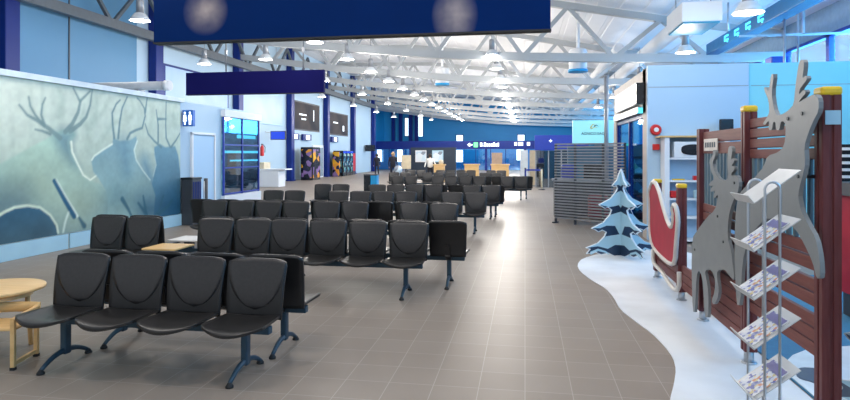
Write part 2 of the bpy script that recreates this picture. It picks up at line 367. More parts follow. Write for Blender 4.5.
# mural print: a dense sheet whose printed picture is stored per corner
import numpy as np
def mural_print():
    D1= [(7.252, 1.08), (7.719, 1.347), (8.24, 1.58), (8.621, 1.757), (9.209, 2.022), (9.413, 2.135), (9.53, 2.193), (9.796, 2.167), (9.87, 2.095), (9.746, 1.962), (9.771, 1.777), (9.896, 1.571), (10.049, 1.341), (10.233, 1.228), (10.507, 1.147), (10.852, 0.805), (10.852, 0.175), (7.252, 0.19)]
    D1N= [(9.299, 2.06), (9.53, 2.193), (9.821, 2.168), (9.845, 2.076), (9.746, 1.943), (9.796, 1.721), (9.972, 1.438), (9.722, 1.537), (9.436, 1.812)]
    R1= [(9.746, 1.962), (9.771, 1.777), (9.896, 1.571), (10.049, 1.341), (10.233, 1.238), (10.423, 1.328)]
    D2= [(10.287, 1.488), (10.26, 1.605), (10.341, 1.701), (10.62, 1.84), (10.852, 1.953), (10.882, 2.066), (11.094, 2.01), (11.41, 2.038), (11.608, 2.129), (11.641, 2.021), (11.541, 1.826), (11.608, 1.61), (11.812, 1.389), (12.093, 1.158), (12.276, 0.81), (12.202, 0.205), (10.677, 0.257), (10.735, 0.814), (10.648, 1.02), (10.451, 1.268), (10.314, 1.39)]
    R2= [(10.273, 1.624), (10.341, 1.701), (10.62, 1.84), (10.852, 1.943)]
    R2b= [(11.641, 2.021), (11.541, 1.826), (11.608, 1.61), (11.846, 1.366), (12.093, 1.158)]
    D3= [(12.239, 1.898), (12.463, 1.97), (12.655, 1.903), (13.057, 1.932), (13.182, 1.716), (13.287, 1.228), (13.287, 0.204), (11.951, 0.234), (12.057, 0.824), (12.202, 1.198), (12.313, 1.49), (12.239, 1.717)]
    R3= [(12.202, 1.243), (12.313, 1.49), (12.239, 1.785)]
    BK= [(7.719, 0.363), (8.06, 0.673), (8.314, 0.789), (8.504, 0.844), (8.762, 0.855), (9.034, 0.796), (9.254, 0.644), (9.39, 0.451), (9.436, 0.266), (8.824, 0.247), (7.719, 0.212)]
    RB= [(8.06, 0.688), (8.314, 0.805), (8.504, 0.861), (8.762, 0.872), (9.034, 0.814), (9.254, 0.662), (9.402, 0.468), (9.436, 0.32)]
    ANT = [[(9.483, 2.029), (9.209, 2.198), (8.949, 2.324), (8.762, 2.398), (8.602, 2.553)], [(9.121, 2.229), (8.928, 2.408), (8.824, 2.554), (8.793, 2.704)], [(9.254, 2.094), (9.078, 2.14), (8.928, 2.16)], [(9.121, 2.264), (9.056, 2.417), (9.078, 2.592), (9.143, 2.72)], [(9.601, 2.142), (9.771, 2.296), (9.921, 2.529), (9.972, 2.721), (9.896, 2.827), (9.796, 2.966)], [(9.972, 2.74), (10.127, 2.868), (10.233, 2.956)], [(9.722, 2.164), (9.972, 2.306), (10.127, 2.448), (10.233, 2.686), (10.287, 2.981)], [(10.912, 2.067), (10.867, 2.33), (10.852, 2.574), (10.972, 2.766), (11.094, 2.86)], [(11.033, 2.07), (11.079, 2.403), (11.156, 2.698), (11.314, 2.943)], [(11.314, 2.056), (11.41, 2.186), (11.608, 2.258), (11.812, 2.31), (11.916, 2.58), (11.881, 2.754), (11.743, 2.896), (11.641, 2.952)], [(11.916, 2.668), (11.986, 2.984)], [(12.501, 1.901), (12.239, 2.034), (12.022, 2.185), (11.916, 2.403)], [(12.387, 2.015), (12.387, 2.403), (12.313, 2.741)], [(12.853, 1.906), (12.694, 2.114), (12.675, 2.417), (12.694, 2.956)], [(12.893, 1.906), (13.098, 2.077), (13.266, 2.251)], [(12.387, 2.541), (12.694, 2.559)]]
    FNT = [[(10.18, 1.817), (10.18, 2.201), (10.396, 2.562), (10.423, 2.839), (10.62, 2.977)], [(10.314, 2.362), (10.62, 2.618), (10.793, 2.873)], [(10.18, 2.24), (10.023, 2.422), (10.075, 2.673)], [(11.346, 2.459), (11.541, 2.685), (11.443, 2.891)], [(12.093, 2.277), (12.166, 2.618), (12.057, 2.901)], [(9.483, 2.444), (9.53, 2.719), (9.436, 2.927)], [(13.016, 2.434), (12.975, 2.79), (13.098, 2.943)], [(10.396, 1.818), (10.735, 2.223), (10.972, 2.397)]]
    FG = [[(9.821, 0.586), (9.577, 0.92), (9.344, 1.259)], [(10.075, 0.369), (9.946, 0.535)], [(11.156, 0.802), (11.346, 0.577), (11.541, 0.28)], [(12.022, 0.136), (11.916, 0.547), (11.846, 0.817)], [(12.166, 0.164), (12.425, 0.455), (12.578, 0.766)], [(11.951, 0.411), (11.675, 0.677)], [(12.313, 0.329), (12.773, 0.517), (12.934, 0.646)]]
    SW = [[(9.39, 1.257), (9.649, 0.897), (9.896, 0.578)], [(9.673, 0.656), (9.601, 0.499), (9.553, 0.322)]]
    rng = np.random.default_rng(3)
    nu, nv = 380, 128
    U, V = np.meshgrid(np.linspace(5.0, 13.27, nu), np.linspace(0.29, 3.0, nv))
    def lin(c): c = np.array(c)/255.0; return np.where(c < .04, c/12.92, ((c+.055)/1.055)**2.4)
    def seg(p, q):
        p, q = np.array(p), np.array(q); d = q-p; t = np.clip(((U-p[0])*d[0]+(V-p[1])*d[1])/(d@d+1e-9), 0, 1)
        return np.hypot(U-p[0]-t*d[0], V-p[1]-t*d[1]), t
    def stroke(pts, w0, w1, soft):
        a = np.zeros_like(U); n = len(pts)-1
        for i in range(n):
            d, t = seg(pts[i], pts[i+1]); w = w0+(w1-w0)*(i+t)/n
            a = np.maximum(a, np.clip((w/2+soft/2-d)/soft, 0, 1))
        return a
    def area_in(pts, soft):
        ins = np.zeros(U.shape, bool); dm = np.full(U.shape, 9.0); n = len(pts)
        for i in range(n):
            (x0, y0), (x1, y1) = pts[i], pts[(i+1) % n]
            c = ((y0 > V) != (y1 > V)) & (U < (x1-x0)*(V-y0)/(y1-y0+1e-12)+x0); ins ^= c
            dm = np.minimum(dm, seg(pts[i], pts[(i+1) % n])[0])
        return np.clip(np.where(ins, dm, -dm)/soft+0.5, 0, 1)
    def noise(su, sv):
        g = rng.random((int(3/sv)+3, int(9/su)+3)); x = (U-5)/su; y = V/sv; i = x.astype(int); j = y.astype(int); fx = x-i; fy = y-j
        fx = fx*fx*(3-2*fx); fy = fy*fy*(3-2*fy)
        return (g[j, i]*(1-fx)+g[j, i+1]*fx)*(1-fy)+(g[j+1, i]*(1-fx)+g[j+1, i+1]*fx)*fy
    def grad(t, a, b): t = np.clip(t, 0, 1)[..., None]; return lin(a)*(1-t)+lin(b)*t
    C = grad((V-1.0)/1.6, (160, 184, 176), (192, 210, 206))
    k = np.clip((U-9.5)/4, 0, 1)[..., None]*0.55; C = C*(1-k)+lin((150, 180, 180))*k
    k = np.clip((9.4-U)/1.5, 0, 1)[..., None]*np.clip((V-1.4)/.8, 0, 1)[..., None]*0.5; C = C*(1-k)+lin((208, 222, 216))*k
    def put(a, col, op=1.0):
        nonlocal C
        a = (a*op)[..., None]; C = C*(1-a)+(col if np.ndim(col) == 3 else lin(col))*a
    st = noise(.12, .9)
    put(np.clip(st-.45, 0, 1), (150, 175, 170), .6)
    for p in FNT: put(stroke(p, .15, .06, .10), (158, 182, 176), .55)
    body = grad((V-0.3)/1.7, (98, 128, 138), (163, 198, 188))
    b2 = noise(.5, .4)[..., None]; body = body*(0.8+0.4*b2)
    put(area_in(D1, .05), body, .92)
    put(area_in(D1N, .25), (92, 130, 148), .8)
    put(stroke([(9.0, 1.25), (9.9, 0.75)], .9, .9, .8), (172, 196, 176), .4)
    for i, p in enumerate(ANT[:7]): put(stroke(p, .10 if i in (0, 4, 6) else .06, .035, .03), (108, 138, 144), .88)
    put(stroke(R1, .05, .03, .03), (222, 238, 230), .9)
    put(area_in(D3, .05), grad((V-.5)/1.3, (30, 82, 118), (92, 142, 170))*(0.85+.3*b2), .95)
    put(stroke([(11.9, 1.55), (12.2, 1.0)], .35, .4, .35), (78, 128, 158), .8)
    put(area_in(D2, .045), grad((V-.7)/1.2, (132, 165, 168), (118, 160, 178))*(0.85+.3*b2), .95)
    put(stroke([(11.0, 0.9), (12.0, .55)], .7, .6, .6), (84, 128, 145), .55)
    put(stroke([(12.0, .5), (13.2, .5)], .7, .7, .6), (28, 78, 112), .75)
    put(stroke([(11.2, 1.95), (11.3, 1.4)], .3, .3, .35), (82, 128, 155), .6)
    for i, p in enumerate(ANT[7:]): put(stroke(p, .065, .035, .03), (88, 126, 140), .9)
    put(stroke(R2, .035, .04, .03), (214, 234, 230), .85); put(stroke(R2b, .04, .02, .03), (205, 228, 228), .8); put(stroke(R3, .03, .02, .03), (170, 205, 215), .6)
    put(stroke([(5, .75), (8.6, .95)], .8, .5, .6), (70, 102, 122), .65)
    put(area_in(BK, .04), grad((V-.3)/.5, (60, 92, 112), (44, 88, 118))*(0.8+.4*b2), .97)
    put(stroke(RB, .05, .03, .03), (206, 226, 214), .9)
    for p in FG: put(stroke(p, .11, .05, .04), (36, 84, 108), .9)
    put(stroke(SW[0], .06, .05, .04), (208, 230, 228), .9); put(stroke(FG[0], .10, .08, .03), (26, 84, 120), .95); put(stroke(SW[1], .05, .04, .04), (200, 225, 225), .8)
    f = (noise(.06, .06)*.5+noise(.15, .12)*.5)[..., None]; C = C*(0.90+.2*f)
    C = np.clip(C/np.array([0.80, 0.90, 1.04]), 0, 1)
    MXo = MX+0.010; th = 0.02
    verts = [(MXo, u, v) for u, v in zip(U.ravel(), V.ravel())]
    idx = lambda j, i: j*nu+i
    faces = [(idx(j, i), idx(j, i+1), idx(j+1, i+1), idx(j+1, i)) for j in range(nv-1) for i in range(nu-1)]
    n0 = len(verts); cs = [(5.0, .29), (13.27, .29), (13.27, 3.0), (5.0, 3.0)]
    verts += [(MXo-th, a, b) for a, b in cs]; q = [idx(0, 0), idx(0, nu-1), idx(nv-1, nu-1), idx(nv-1, 0)]
    faces += [tuple(range(n0+3, n0-1, -1))] + [(q[a], n0+a, n0+(a+1) % 4, q[(a+1) % 4]) for a in range(4)]
    me = bpy.data.meshes.new('mural'); me.from_pydata(verts, [], faces)
    at = me.color_attributes.new('print', 'FLOAT_COLOR', 'POINT')
    buf = np.ones((len(verts), 4), np.float32); buf[:n0, :3] = C.reshape(-1, 3); buf[n0:, :3] = .5
    at.data.foreach_set('color', buf.ravel())
    m = bpy.data.materials.new('mural_print'); m.use_nodes = True; nt = m.node_tree; b = nt.nodes['Principled BSDF']
    a = nt.nodes.new('ShaderNodeAttribute'); a.attribute_name = 'print'; nt.links.new(a.outputs['Color'], b.inputs['Base Color']); b.inputs['Roughness'].default_value = .45; b.inputs['Specular IOR Level'].default_value = .25
    me.materials.append(m); o = bpy.data.objects.new('mural', me); col.objects.link(o); return o
MX = -8.285
def smooth_poly(p, it=1):
    for _ in range(it):
        q = []
        for a, b in zip(p, p[1:]+p[:1]):
            q += [(a[0]*.78+b[0]*.22, a[1]*.78+b[1]*.22), (a[0]*.22+b[0]*.78, a[1]*.22+b[1]*.78)]
        p = q
    return p
tag(mural_print(), 'large printed mural of misty antlered reindeer on the left partition', 'mural')

# toilet door, sign, small camera dome
d = MB().box((-8.30, 14.35, 1.11), (0.05, 1.02, 2.2), bevel=0.006)
door = struct(d.build('door_1', M['booth']), 'pale flush door right of the mural', 'door')
mb = MB()
for y in (13.80, 14.90): mb.box((-8.285, y, 1.13), (0.06, 0.06, 2.26))
mb.box((-8.285, 14.35, 2.27), (0.06, 1.16, 0.06)); mb.build('door_frame', M['white'], door)
MB().tube([(-8.26, 13.95, 1.02), (-8.20, 13.95, 1.02), (-8.20, 14.08, 1.02)], 0.012).box((-8.265, 13.95, 1.0), (0.015, 0.05, 0.16)).build('door_handle', M['chrome'], door)
def washroom_sign():
    t = thing('washroom_sign', 'blue washroom sign with white figures beside the mural', 'sign', (-8.05, 13.55, 2.42))
    MB().box((0, 0, 0.22), (0.45, 0.14, 0.44), bevel=0.01).build('sign_box', mat('sign_blue', (0.01, 0.13, 0.55), 0.4), t)
    for sx, skirt in ((-0.11, True), (0.11, False)):
        mb = MB(); mb.lathe([(0.001, -0.035), (0.03, -0.02), (0.035, 0), (0.03, 0.02), (0.001, 0.035)], (sx, -0.075, 0.36), 10)
        poly = [(-0.05, 0.31), (0.05, 0.31), (0.075, 0.20), (0.05, 0.20), (0.085, 0.13), (0.03, 0.13), (0.03, 0.04), (-0.03, 0.04), (-0.03, 0.13), (-0.085, 0.13), (-0.05, 0.20), (-0.075, 0.20)] if skirt else \
               [(-0.06, 0.31), (0.06, 0.31), (0.08, 0.17), (0.05, 0.17), (0.045, 0.04), (0.008, 0.04), (0, 0.14), (-0.008, 0.04), (-0.045, 0.04), (-0.05, 0.17), (-0.08, 0.17)]
        mb.prism([(u+sx, v) for u, v in poly], XZ(-0.074), 0.008); mb.build('pictogram', M['litsign'], t)
    MB().box((-0.24, 0, 0.22), (0.06, 0.10, 0.3)).build('wall_bracket', M['chrome'], t)
    t.scale = (0.62, 0.8, 0.9); t.location.x = -8.13; t.location.y = 13.40
    return t
washroom_sign()
# glazed booth in the washroom block
g = thing('glazed_booth', 'glazed booth with blue frames beyond the pale door', 'booth', (-8.47, 16.45, 0))
mb = MB(); mb.box((0.12, 0, 0.29), (0.3, 2.3, 0.58)); mb.build('plinth', M['white'], g)
mb = MB(); mb.box((0.12, 0, 2.88), (0.32, 2.3, 0.20)); mb.build('header', M['white'], g)
for y in (-1.1, 0.0, 1.1):
    MB().box((0.20, y, 1.68), (0.06, 0.05, 2.2)).build('mullion', M['blue'], g)
mb = MB()
for z in (0.62, 1.35, 2.0): mb.box((0.20, 0, z), (0.06, 2.24, 0.04))
mb.build('rails', M['blue'], g)
for y in (-0.55, 0.55): MB().box((0.20, y, 1.68), (0.012, 1.06, 2.16)).build('pane', M['gglass'], g)
MB().box((0.175, 0, 1.68), (0.02, 2.26, 2.16)).build('back_panel', mat('booth_inside', (0.04, 0.14, 0.22), 0.3, color2=(0.25, 0.62, 0.72), scale=1.6, stretch=(1, 1, 4)), g)  # cyan streaks put the glass reflections into the panel colour
mb = MB(); mb.box((0.188, 0.2, 1.55), (0.02, 1.8, 0.05)); mb.box((0.188, 0, 1.80), (0.02, 2.2, 0.07)); mb.box((0.188, 0.3, 2.25), (0.02, 1.2, 0.10)); mb.build('shelf', M['cyanglow'], g)  # not shelving: glowing bands stand for cyan reflections on the panes

# ------------------------------------------------------------------ beam benches
def seat_fn(x0):
    def f(u, v):
        a = 2*u-1
        hw = 0.228+0.026*min(1, v*1.15)
        y = 0.17-0.45*v
        if v > 0.8: hw *= math.sqrt(max(0.0, 1-((v-0.8)/0.2)**2*0.55))
        y -= 0.05*(1-a*a)*max(0, (v-0.4)/0.6)
        z = 0.432+0.012*a*a-0.018*math.sin(PI*v*0.8)*(1-a*a)+0.010*v - 0.022*max(0, (v-0.82)/0.18)**2
        return Vector((x0+a*hw, y, z))
    return f
def back_y(v, a): return 0.175+0.075*v**1.6-0.022*a*a
def back_fn(x0):
    def f(u, v):
        a = 2*u-1
        hw = 0.236+0.020*v
        if v > 0.94: hw *= 1-0.05*((v-0.94)/0.06)**2
        z = 0.405+0.475*v - (0.022*a**6 if v > 0.9 else 0.022*a**6*max(0, v-0.5)/0.4)
        return Vector((x0+a*hw, back_y(v, a), z))
    return f
def pad_fn(x0):
    def f(u, v):
        a = 2*u-1
        vv = 0.15+0.835*v
        w = (1-(1-v)**2.4)**0.55 * 0.985 if v > 0 else 0.0
        hw = (0.236+0.020*vv)*max(w, 0.03)
        aa = a*hw/(0.236+0.020*vv)
        bulge = 0.016*(1-v)**1.3*v**0.6*(1-a*a)
        return Vector((x0+a*hw, back_y(vv, aa)-0.0035-bulge, 0.405+0.475*vv-0.020*aa**6*max(0, vv-0.5)/0.5))
    return f
PITCH = 0.535
def make_bench(n, table, tmat, label):
    t = thing('beam_bench', label, 'bench', (0, 0, 0), 0, 'black beam benches in the waiting hall')
    W = n*PITCH; hx = (n*PITCH)/2-0.27
    for i in range(n):
        x0 = (i-(n-1)/2)*PITCH
        if i == table:
            st = MB().box((x0, -0.03, 0.518), (0.47, 0.46, 0.024), bevel=0.006).build('side_table', tmat, t)
            MB().box((x0, 0.02, 0.449), (0.12, 0.07, 0.118)).build('table_bracket', M['steel'], st)
            continue
        MB().shell(seat_fn(x0), 14, 14, (0, 0, -0.020)).build('seat', M['seat'], t)
        b = MB().shell(back_fn(x0), 12, 14, (0, 0.018, 0)).build('backrest', M['black'], t)
        p = MB().shell(pad_fn(x0), 14, 14, (0, 0.006, 0)).build('pad', M['pad'], b)
        MB().bar((x0, 0.10, 0.36), (x0, 0.215, 0.43), 0.07, 0.03).bar((x0, 0.205, 0.40), (x0, 0.232, 0.56), 0.07, 0.02, (0, 1, 0)).build('bracket', M['black'], t)
    MB().box((0, 0.02, 0.362), (W-0.12, 0.07, 0.06), bevel=0.008).build('beam', M['steel'], t)
    for sx in (-hx, hx):
        mb = MB(); mb.box((sx, 0.02, 0.225), (0.056, 0.070, 0.29), bevel=0.012)
        mb.box((sx, 0.02, 0.395), (0.09, 0.30, 0.018))
        for s in (-1, 1):
            pts = []
            for k in range(9):
                q = k/8
                pts.append((sx, 0.02+s*(0.01+0.25*q), 0.085*(1-q*q)+0.028))
            mb.tube(pts, [0.025-0.009*k/8 for k in range(9)], 10)
        leg = mb.build('leg', M['steel'], t)
        for s in (-1, 1):
            MB().lathe([(0.030, 0), (0.030, 0.012), (0.018, 0.03), (0.012, 0.04)], (sx, 0.02+s*0.26, 0.0), 12).build('foot_glide', M['rubber'], leg)
    return t
protos = {}
def bench(kind, x, y, face, label):
    """face -1: towards the camera, 1: away"""
    if kind not in protos:
        n, tb, tm = {'4': (4, None, None), '5': (5, None, None), '5w': (5, 2, M['birch']), '5t': (5, 2, M['whiteboard'])}[kind]
        o = protos[kind] = make_bench(n, tb, tm, label)
    else: o = copy_tree(protos[kind])
    o.location = (x, y, 0); o.rotation_euler = (0, 0, 0 if face < 0 else PI); o['label'] = label
    return o
bench('4', -2.97, 4.36, -1, 'nearest black four-seat bench, in front, facing the camera beside the birch table')
bench('4', -2.92, 5.05, 1, 'black four-seat bench turned away, back to back with the nearest bench')
bench('4', -2.25, 7.17, -1, 'black four-seat bench of the second row, facing the camera, its right leg in open floor')
bench('5w', -4.62, 7.17, -1, 'black bench with birch side table between seat pairs, in front of the mural')
bench('5', -2.06, 7.85, 1, 'black bench turned away, one back showing right of the second row')
bench('5t', -4.74, 7.85, 1, 'black bench with white side table, turned away behind the birch-table bench')
bench('5t', -2.47, 10.08, -1, 'third-row black bench on the aisle side, a gap before its two aisle-end seats')
bench('4', -4.92, 10.08, -1, 'third-row black four-seat bench on the mural side')
bench('5', -2.62, 10.78, 1, 'black bench turned away, its dark back seen through the third-row gap')
bench('4', -5.32, 10.78, 1, 'black bench turned away behind the third row, an empty seat showing by the black bin')
bench('5t', -2.16, 13.15, -1, 'fourth-row black bench whose aisle-end chair shows whole with its leg')
bench('5t', -4.84, 13.15, -1, 'fourth-row black bench on the mural side, two seats left of a gap')
bench('5t', -1.98, 16.15, -1, 'fifth-row black bench whose aisle-end chair stands beside a dark turned-away back')
bench('5t', -4.66, 16.15, -1, 'fifth-row black bench on the counter side, two seats standing clear at its end')
bench('5', -1.88, 16.85, 1, 'black bench turned away, a sliver of its back right of the fifth row')
bench('5t', -1.22, 22.9, -1, 'sixth-row black bench with two chairs standing out into the open aisle')
bench('5t', -3.92, 22.9, -1, 'sixth-row black bench standing beside the blue and black bin')
bench('5', -1.02, 23.6, 1, 'black bench turned away, its end back showing right of the sixth row')
bench('5t', -2.36, 27.3, -1, 'small far black bench of the seventh row, aisle side, before the wooden desks')
bench('5t', -5.05, 27.3, -1, 'small far black bench of the seventh row before the person in white')
bench('5t', -2.3, 31.4, -1, 'rearmost black bench on the aisle side, just before the wooden desks')
bench('5t', -5.0, 31.4, -1, 'rearmost black bench, just before the person in white')

# ------------------------------------------------------------------ birch table and chair on the left
t = thing('round_table', 'low round birch table at the left edge of the photo', 'table', (-4.67, 4.58, 0))
MB().lathe([(0.001, 0.525), (0.395, 0.525), (0.40, 0.530), (0.40, 0.548), (0.395, 0.552), (0.001, 0.552)], n=40).build('tabletop', M['birch'], t)
MB().lathe([(0.30, 0.47), (0.30, 0.525), (0.28, 0.525), (0.28, 0.47)], n=32, cap=False).build('apron', M['birch'], t)
for a in (0.7, 2.27, 3.84, 5.41):
    MB().tube([(0.25*math.cos(a), 0.25*math.sin(a), 0.5), (0.28*math.cos(a), 0.28*math.sin(a), 0)], [0.024, 0.019], 12).build('leg', M['birch'], t)
t = thing('wooden_chair', 'small birch chair with curved back pushed against the round table', 'chair', (-4.27, 4.28, 0), 0.25)
MB().box((0, 0, 0.325), (0.36, 0.34, 0.022), bevel=0.008).build('seat', M['birch'], t)
def arc(r, a0, a1, z, n=10): return [(r*math.cos(a0+(a1-a0)*k/n), r*math.sin(a0+(a1-a0)*k/n), z) for k in range(n+1)]
for sx in (-0.17, 0.17):
    for sy in (-0.16, 0.17):
        l = MB().box((sx, sy, 0.22 if sy > 0 else 0.20), (0.034, 0.034, 0.44 if sy > 0 else 0.40), bevel=0.005).build('leg', M['birch'], t)
        MB().box((sx, sy, 0.012), (0.036, 0.036, 0.024)).build('leg_tip', M['rubber'], l)
    MB().bar((sx, -0.16, 0.05), (sx, 0.17, 0.05), 0.025, 0.03).build('stretcher', M['birch'], t)
    MB().bar((sx, -0.17, 0.40), (sx, 0.18, 0.42), 0.034, 0.028).build('armrest', M['birch'], t)
mb = MB()
def bk(u, v):
    a = 2*u-1
    return Vector((0.19*a, 0.185+0.03*(1-a*a), 0.375+0.085*v))
MB().shell(bk, 10, 2, (0, 0.016, 0)).build('backrest', M['birch'], t)
# bins by the mural end
t = thing('waste_bin', 'tall black waste bin at the end of the mural', 'bin', (-8.12, 13.5, 0))
MB().box((0, 0, 0.56), (0.30, 0.42, 1.12), bevel=0.02).build('body', M['darkgrey'], t)
MB().box((0, 0, 1.14), (0.32, 0.44, 0.05), bevel=0.01).build('lid', M['black'], t)
mb = MB()
for k in range(5): mb.box((0.155, -0.16+0.08*k, 0.56), (0.012, 0.03, 1.0))
mb.build('front_ribs', M['navy'], t)
t = thing('ash_post', 'slim dark post with a bright edge beside the tall black bin', 'post', (-8.02, 14.0, 0))
MB().tube([(0, 0, 0), (0, 0, 1.12)], 0.05, 12).build('tube', M['darkgrey'], t)
MB().lathe([(0.14, 0), (0.14, 0.02), (0.05, 0.03)], n=16).build('base', M['chrome'], t)
MB().tube([(0, -0.085, 0.02), (0, -0.085, 1.05)], 0.018, 8).build('chrome_rod', M['chrome'], t)

# ------------------------------------------------------------------ hanging navy signs
t = thing('hanging_sign', 'huge navy hanging board across the top with two pale smudges', 'sign', (0, 8.0, 0))
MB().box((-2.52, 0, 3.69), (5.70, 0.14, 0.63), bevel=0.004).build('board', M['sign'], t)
MB().box((-2.52, 0, 3.365), (5.72, 0.16, 0.022)).build('bottom_edge', M['rubber'], t)
for x in (-4.9, -0.3): MB().tube([(x, 0, 4.0), (x, 0, roof_z(x))], 0.015, 8).build('hanger', M['chrome'], t)
t = thing('hanging_sign', 'smaller dark navy hanging board behind and below the huge one', 'sign', (0, 15.0, 0))
MB().box((-7.18, 0, 3.66), (3.94, 0.12, 0.60), bevel=0.004).build('board', M['signplain'], t)
MB().box((-7.18, 0, 3.352), (3.96, 0.14, 0.016)).build('bottom_edge', M['rubber'], t)
for x in (-8.0, -5.8): MB().tube([(x, 0, 3.95), (x, 0, roof_z(x))], 0.02, 8).box((x, 0, 4.5), (0.06, 0.06, 0.14)).build('hanger', M['greysteel'], t)

# ------------------------------------------------------------------ pendant lamps
lamp_src = {}
def pendant(x, y, z, label, power, big=1.0):
    rz = roof_z(x)
    key = round(big, 2)
    if key not in lamp_src:
        t = thing('pendant_lamp', label, 'lamp', (x, y, z), 0, 'bell pendant lamps of the hall'); s = big
        MB().lathe([(0.001, 0.62*s), (0.085*s, 0.60*s), (0.10*s, 0.55*s), (0.105*s, 0.22*s), (0.001, 0.22*s)], n=16).build('housing', M['greysteel'], t)
        MB().lathe([(0.10*s, 0.22*s), (0.15*s, 0.20*s), (0.22*s, 0.10*s), (0.285*s, 0.0), (0.275*s, 0.0), (0.21*s, 0.095*s), (0.14*s, 0.19*s)], n=24, cap=False).build('shade', M['lampshade'], t)
        MB().lathe([(0.001, -0.02*s), (0.12*s, -0.01*s), (0.24*s, 0.015*s), (0.24*s, 0.03*s), (0.001, 0.05*s)], n=20).build('diffuser', M['lampglow'], t)
        lamp_src[key] = t
        MB().tube([(0, 0, 0.6*s), (0, 0, 1.0)], 0.012, 6).build('cord', M['greysteel'], t)
        o = t
    else:
        o = copy_tree(lamp_src[key]); o.location = (x, y, z); o['label'] = label
    for c in o.children:
        if c.name.startswith('cord'): c.scale = (1, 1, 1); c.location = (0, 0, 0); c.scale.z = max(0.2, rz-z); c.location.z = 0.6*big*(1-c.scale.z)
    if power:
        ld = bpy.data.lights.new('lamp_light', 'POINT'); ld.energy = power; ld.shadow_soft_size = 0.25; ld.color = (1.0, 0.93, 0.85)
        lo = bpy.data.objects.new('lamp_light', ld); col.objects.link(lo); lo.location = (x, y, z-0.30)
    return o
PW = 190
for i in range(14):
    y = 22.2+3.55*i
    pendant(-1.22, y, 5.4, '%s bell lamp from the front in the bright central lamp row' % ORD[i], PW)
for i in range(14):
    y = 18.65+3.55*i
    pendant(-6.8, y, 5.4, '%s bell lamp from the front in the row left of the central one' % ORD[i], PW)
for i in range(8):
    y = 15.2+7.1*i
    pendant(-10.2 if i else -10.72, y, 5.5, '%s bell lamp from the front in the row over the washrooms' % ORD[i], PW*0.4)
for i in range(6):
    y = 22.4+7.1*i
    pendant(-12.9, y, 5.4, '%s bell lamp from the front in the row beside the left wall' % ORD[i], PW*0.15)
for i, y in enumerate((13.66, 18.7, 25.8, 32.9, 40.0)):
    pendant(4.7, y, 4.75, '%s bell lamp from the front in the row above the play booth' % ORD[i], PW*0.55, 1.12 if i == 0 else 1.0)
# lamps of the same hall over the seats, above the picture
for x, y in ((-3.0, 3.5), (2.2, 4.0), (-6.5, 7.5), (-1.5, 10.5), (-6, 13), (2, 10), (-2, -0.5)):
    ld = bpy.data.lights.new('lamp_light', 'POINT'); ld.energy = PW*0.8; ld.shadow_soft_size = 0.3; ld.color = (1.0, 0.93, 0.86)
    lo = bpy.data.objects.new('lamp_light', ld); col.objects.link(lo); lo.location = (x, y, 5.3)

# ------------------------------------------------------------------ roof services
def duct(pts, r, label, name='air_duct'):
    return tag(MB().tube(pts, r, 18).build(name, M['white']), label, 'duct')
duct([(5.0, 20, 5.95), (5.0, 60, 5.95)], 0.28, 'round white air duct running under the roof on the right')
duct([(3.9, 26, 6.2), (3.9, 62, 6.2)], 0.20, 'thinner white air duct beside the round one on the right')
t = thing('pipe', 'grey insulated pipe with white cap lying above the mural', 'pipe', (0, 14.6, 3.58))
MB().tube([(-13.5, 0, 0), (-9.55, 0, 0)], 0.12, 14).build('body', mat('pipe_grey', (0.42, 0.45, 0.48), 0.5), t)
MB().tube([(-9.55, 0, 0), (-9.40, 0, 0)], 0.14, 14).build('end_cap', M['white'], t)
for x in (-12.8, -10.3): MB().box((x, 0, -0.32), (0.1, 0.3, 0.42)).build('support', M['greysteel'], t)
t = thing('air_unit', 'white box-shaped air unit under the roof on the right', 'air unit', (4.55, 17.3, 5.10))
MB().box((0, 0, 0.36), (1.0, 1.7, 0.52), bevel=0.02).build('casing', M['white'], t)
mb = MB(); mb.box((0, 0, 0.085), (0.90, 1.6, 0.05))
mb.build('intake_grille', mat('teal_grille', (0.03, 0.32, 0.52), 0.5), t)
for x in (-0.45, 0.45): MB().tube([(x, 0, 0.66), (x, 0, roof_z(5+x)-5.15)], 0.02, 6).build('hanger', M['chrome'], t)
for i, (x, y, z) in enumerate(((2.05, 24.0, 4.95), (-4.3, 31.0, 5.35))):
    t = thing('air_diffuser', ['white drum air diffuser with teal underside, nearer, on the right', 'smaller white drum air diffuser farther off near the middle'][i], 'air diffuser', (x, y, z))
    MB().lathe([(0.35, 0.1), (0.35, 0.85), (0.30, 0.9)], n=24).build('drum', M['white'], t)
    MB().lathe([(0.38, 0.0), (0.38, 0.1), (0.30, 0.1)], n=24).build('outlet', M['skyblue'], t)
    MB().tube([(0, 0, 0.85), (0, 0, roof_z(x)-z)], 0.06, 8).build('neck', M['white'], t)

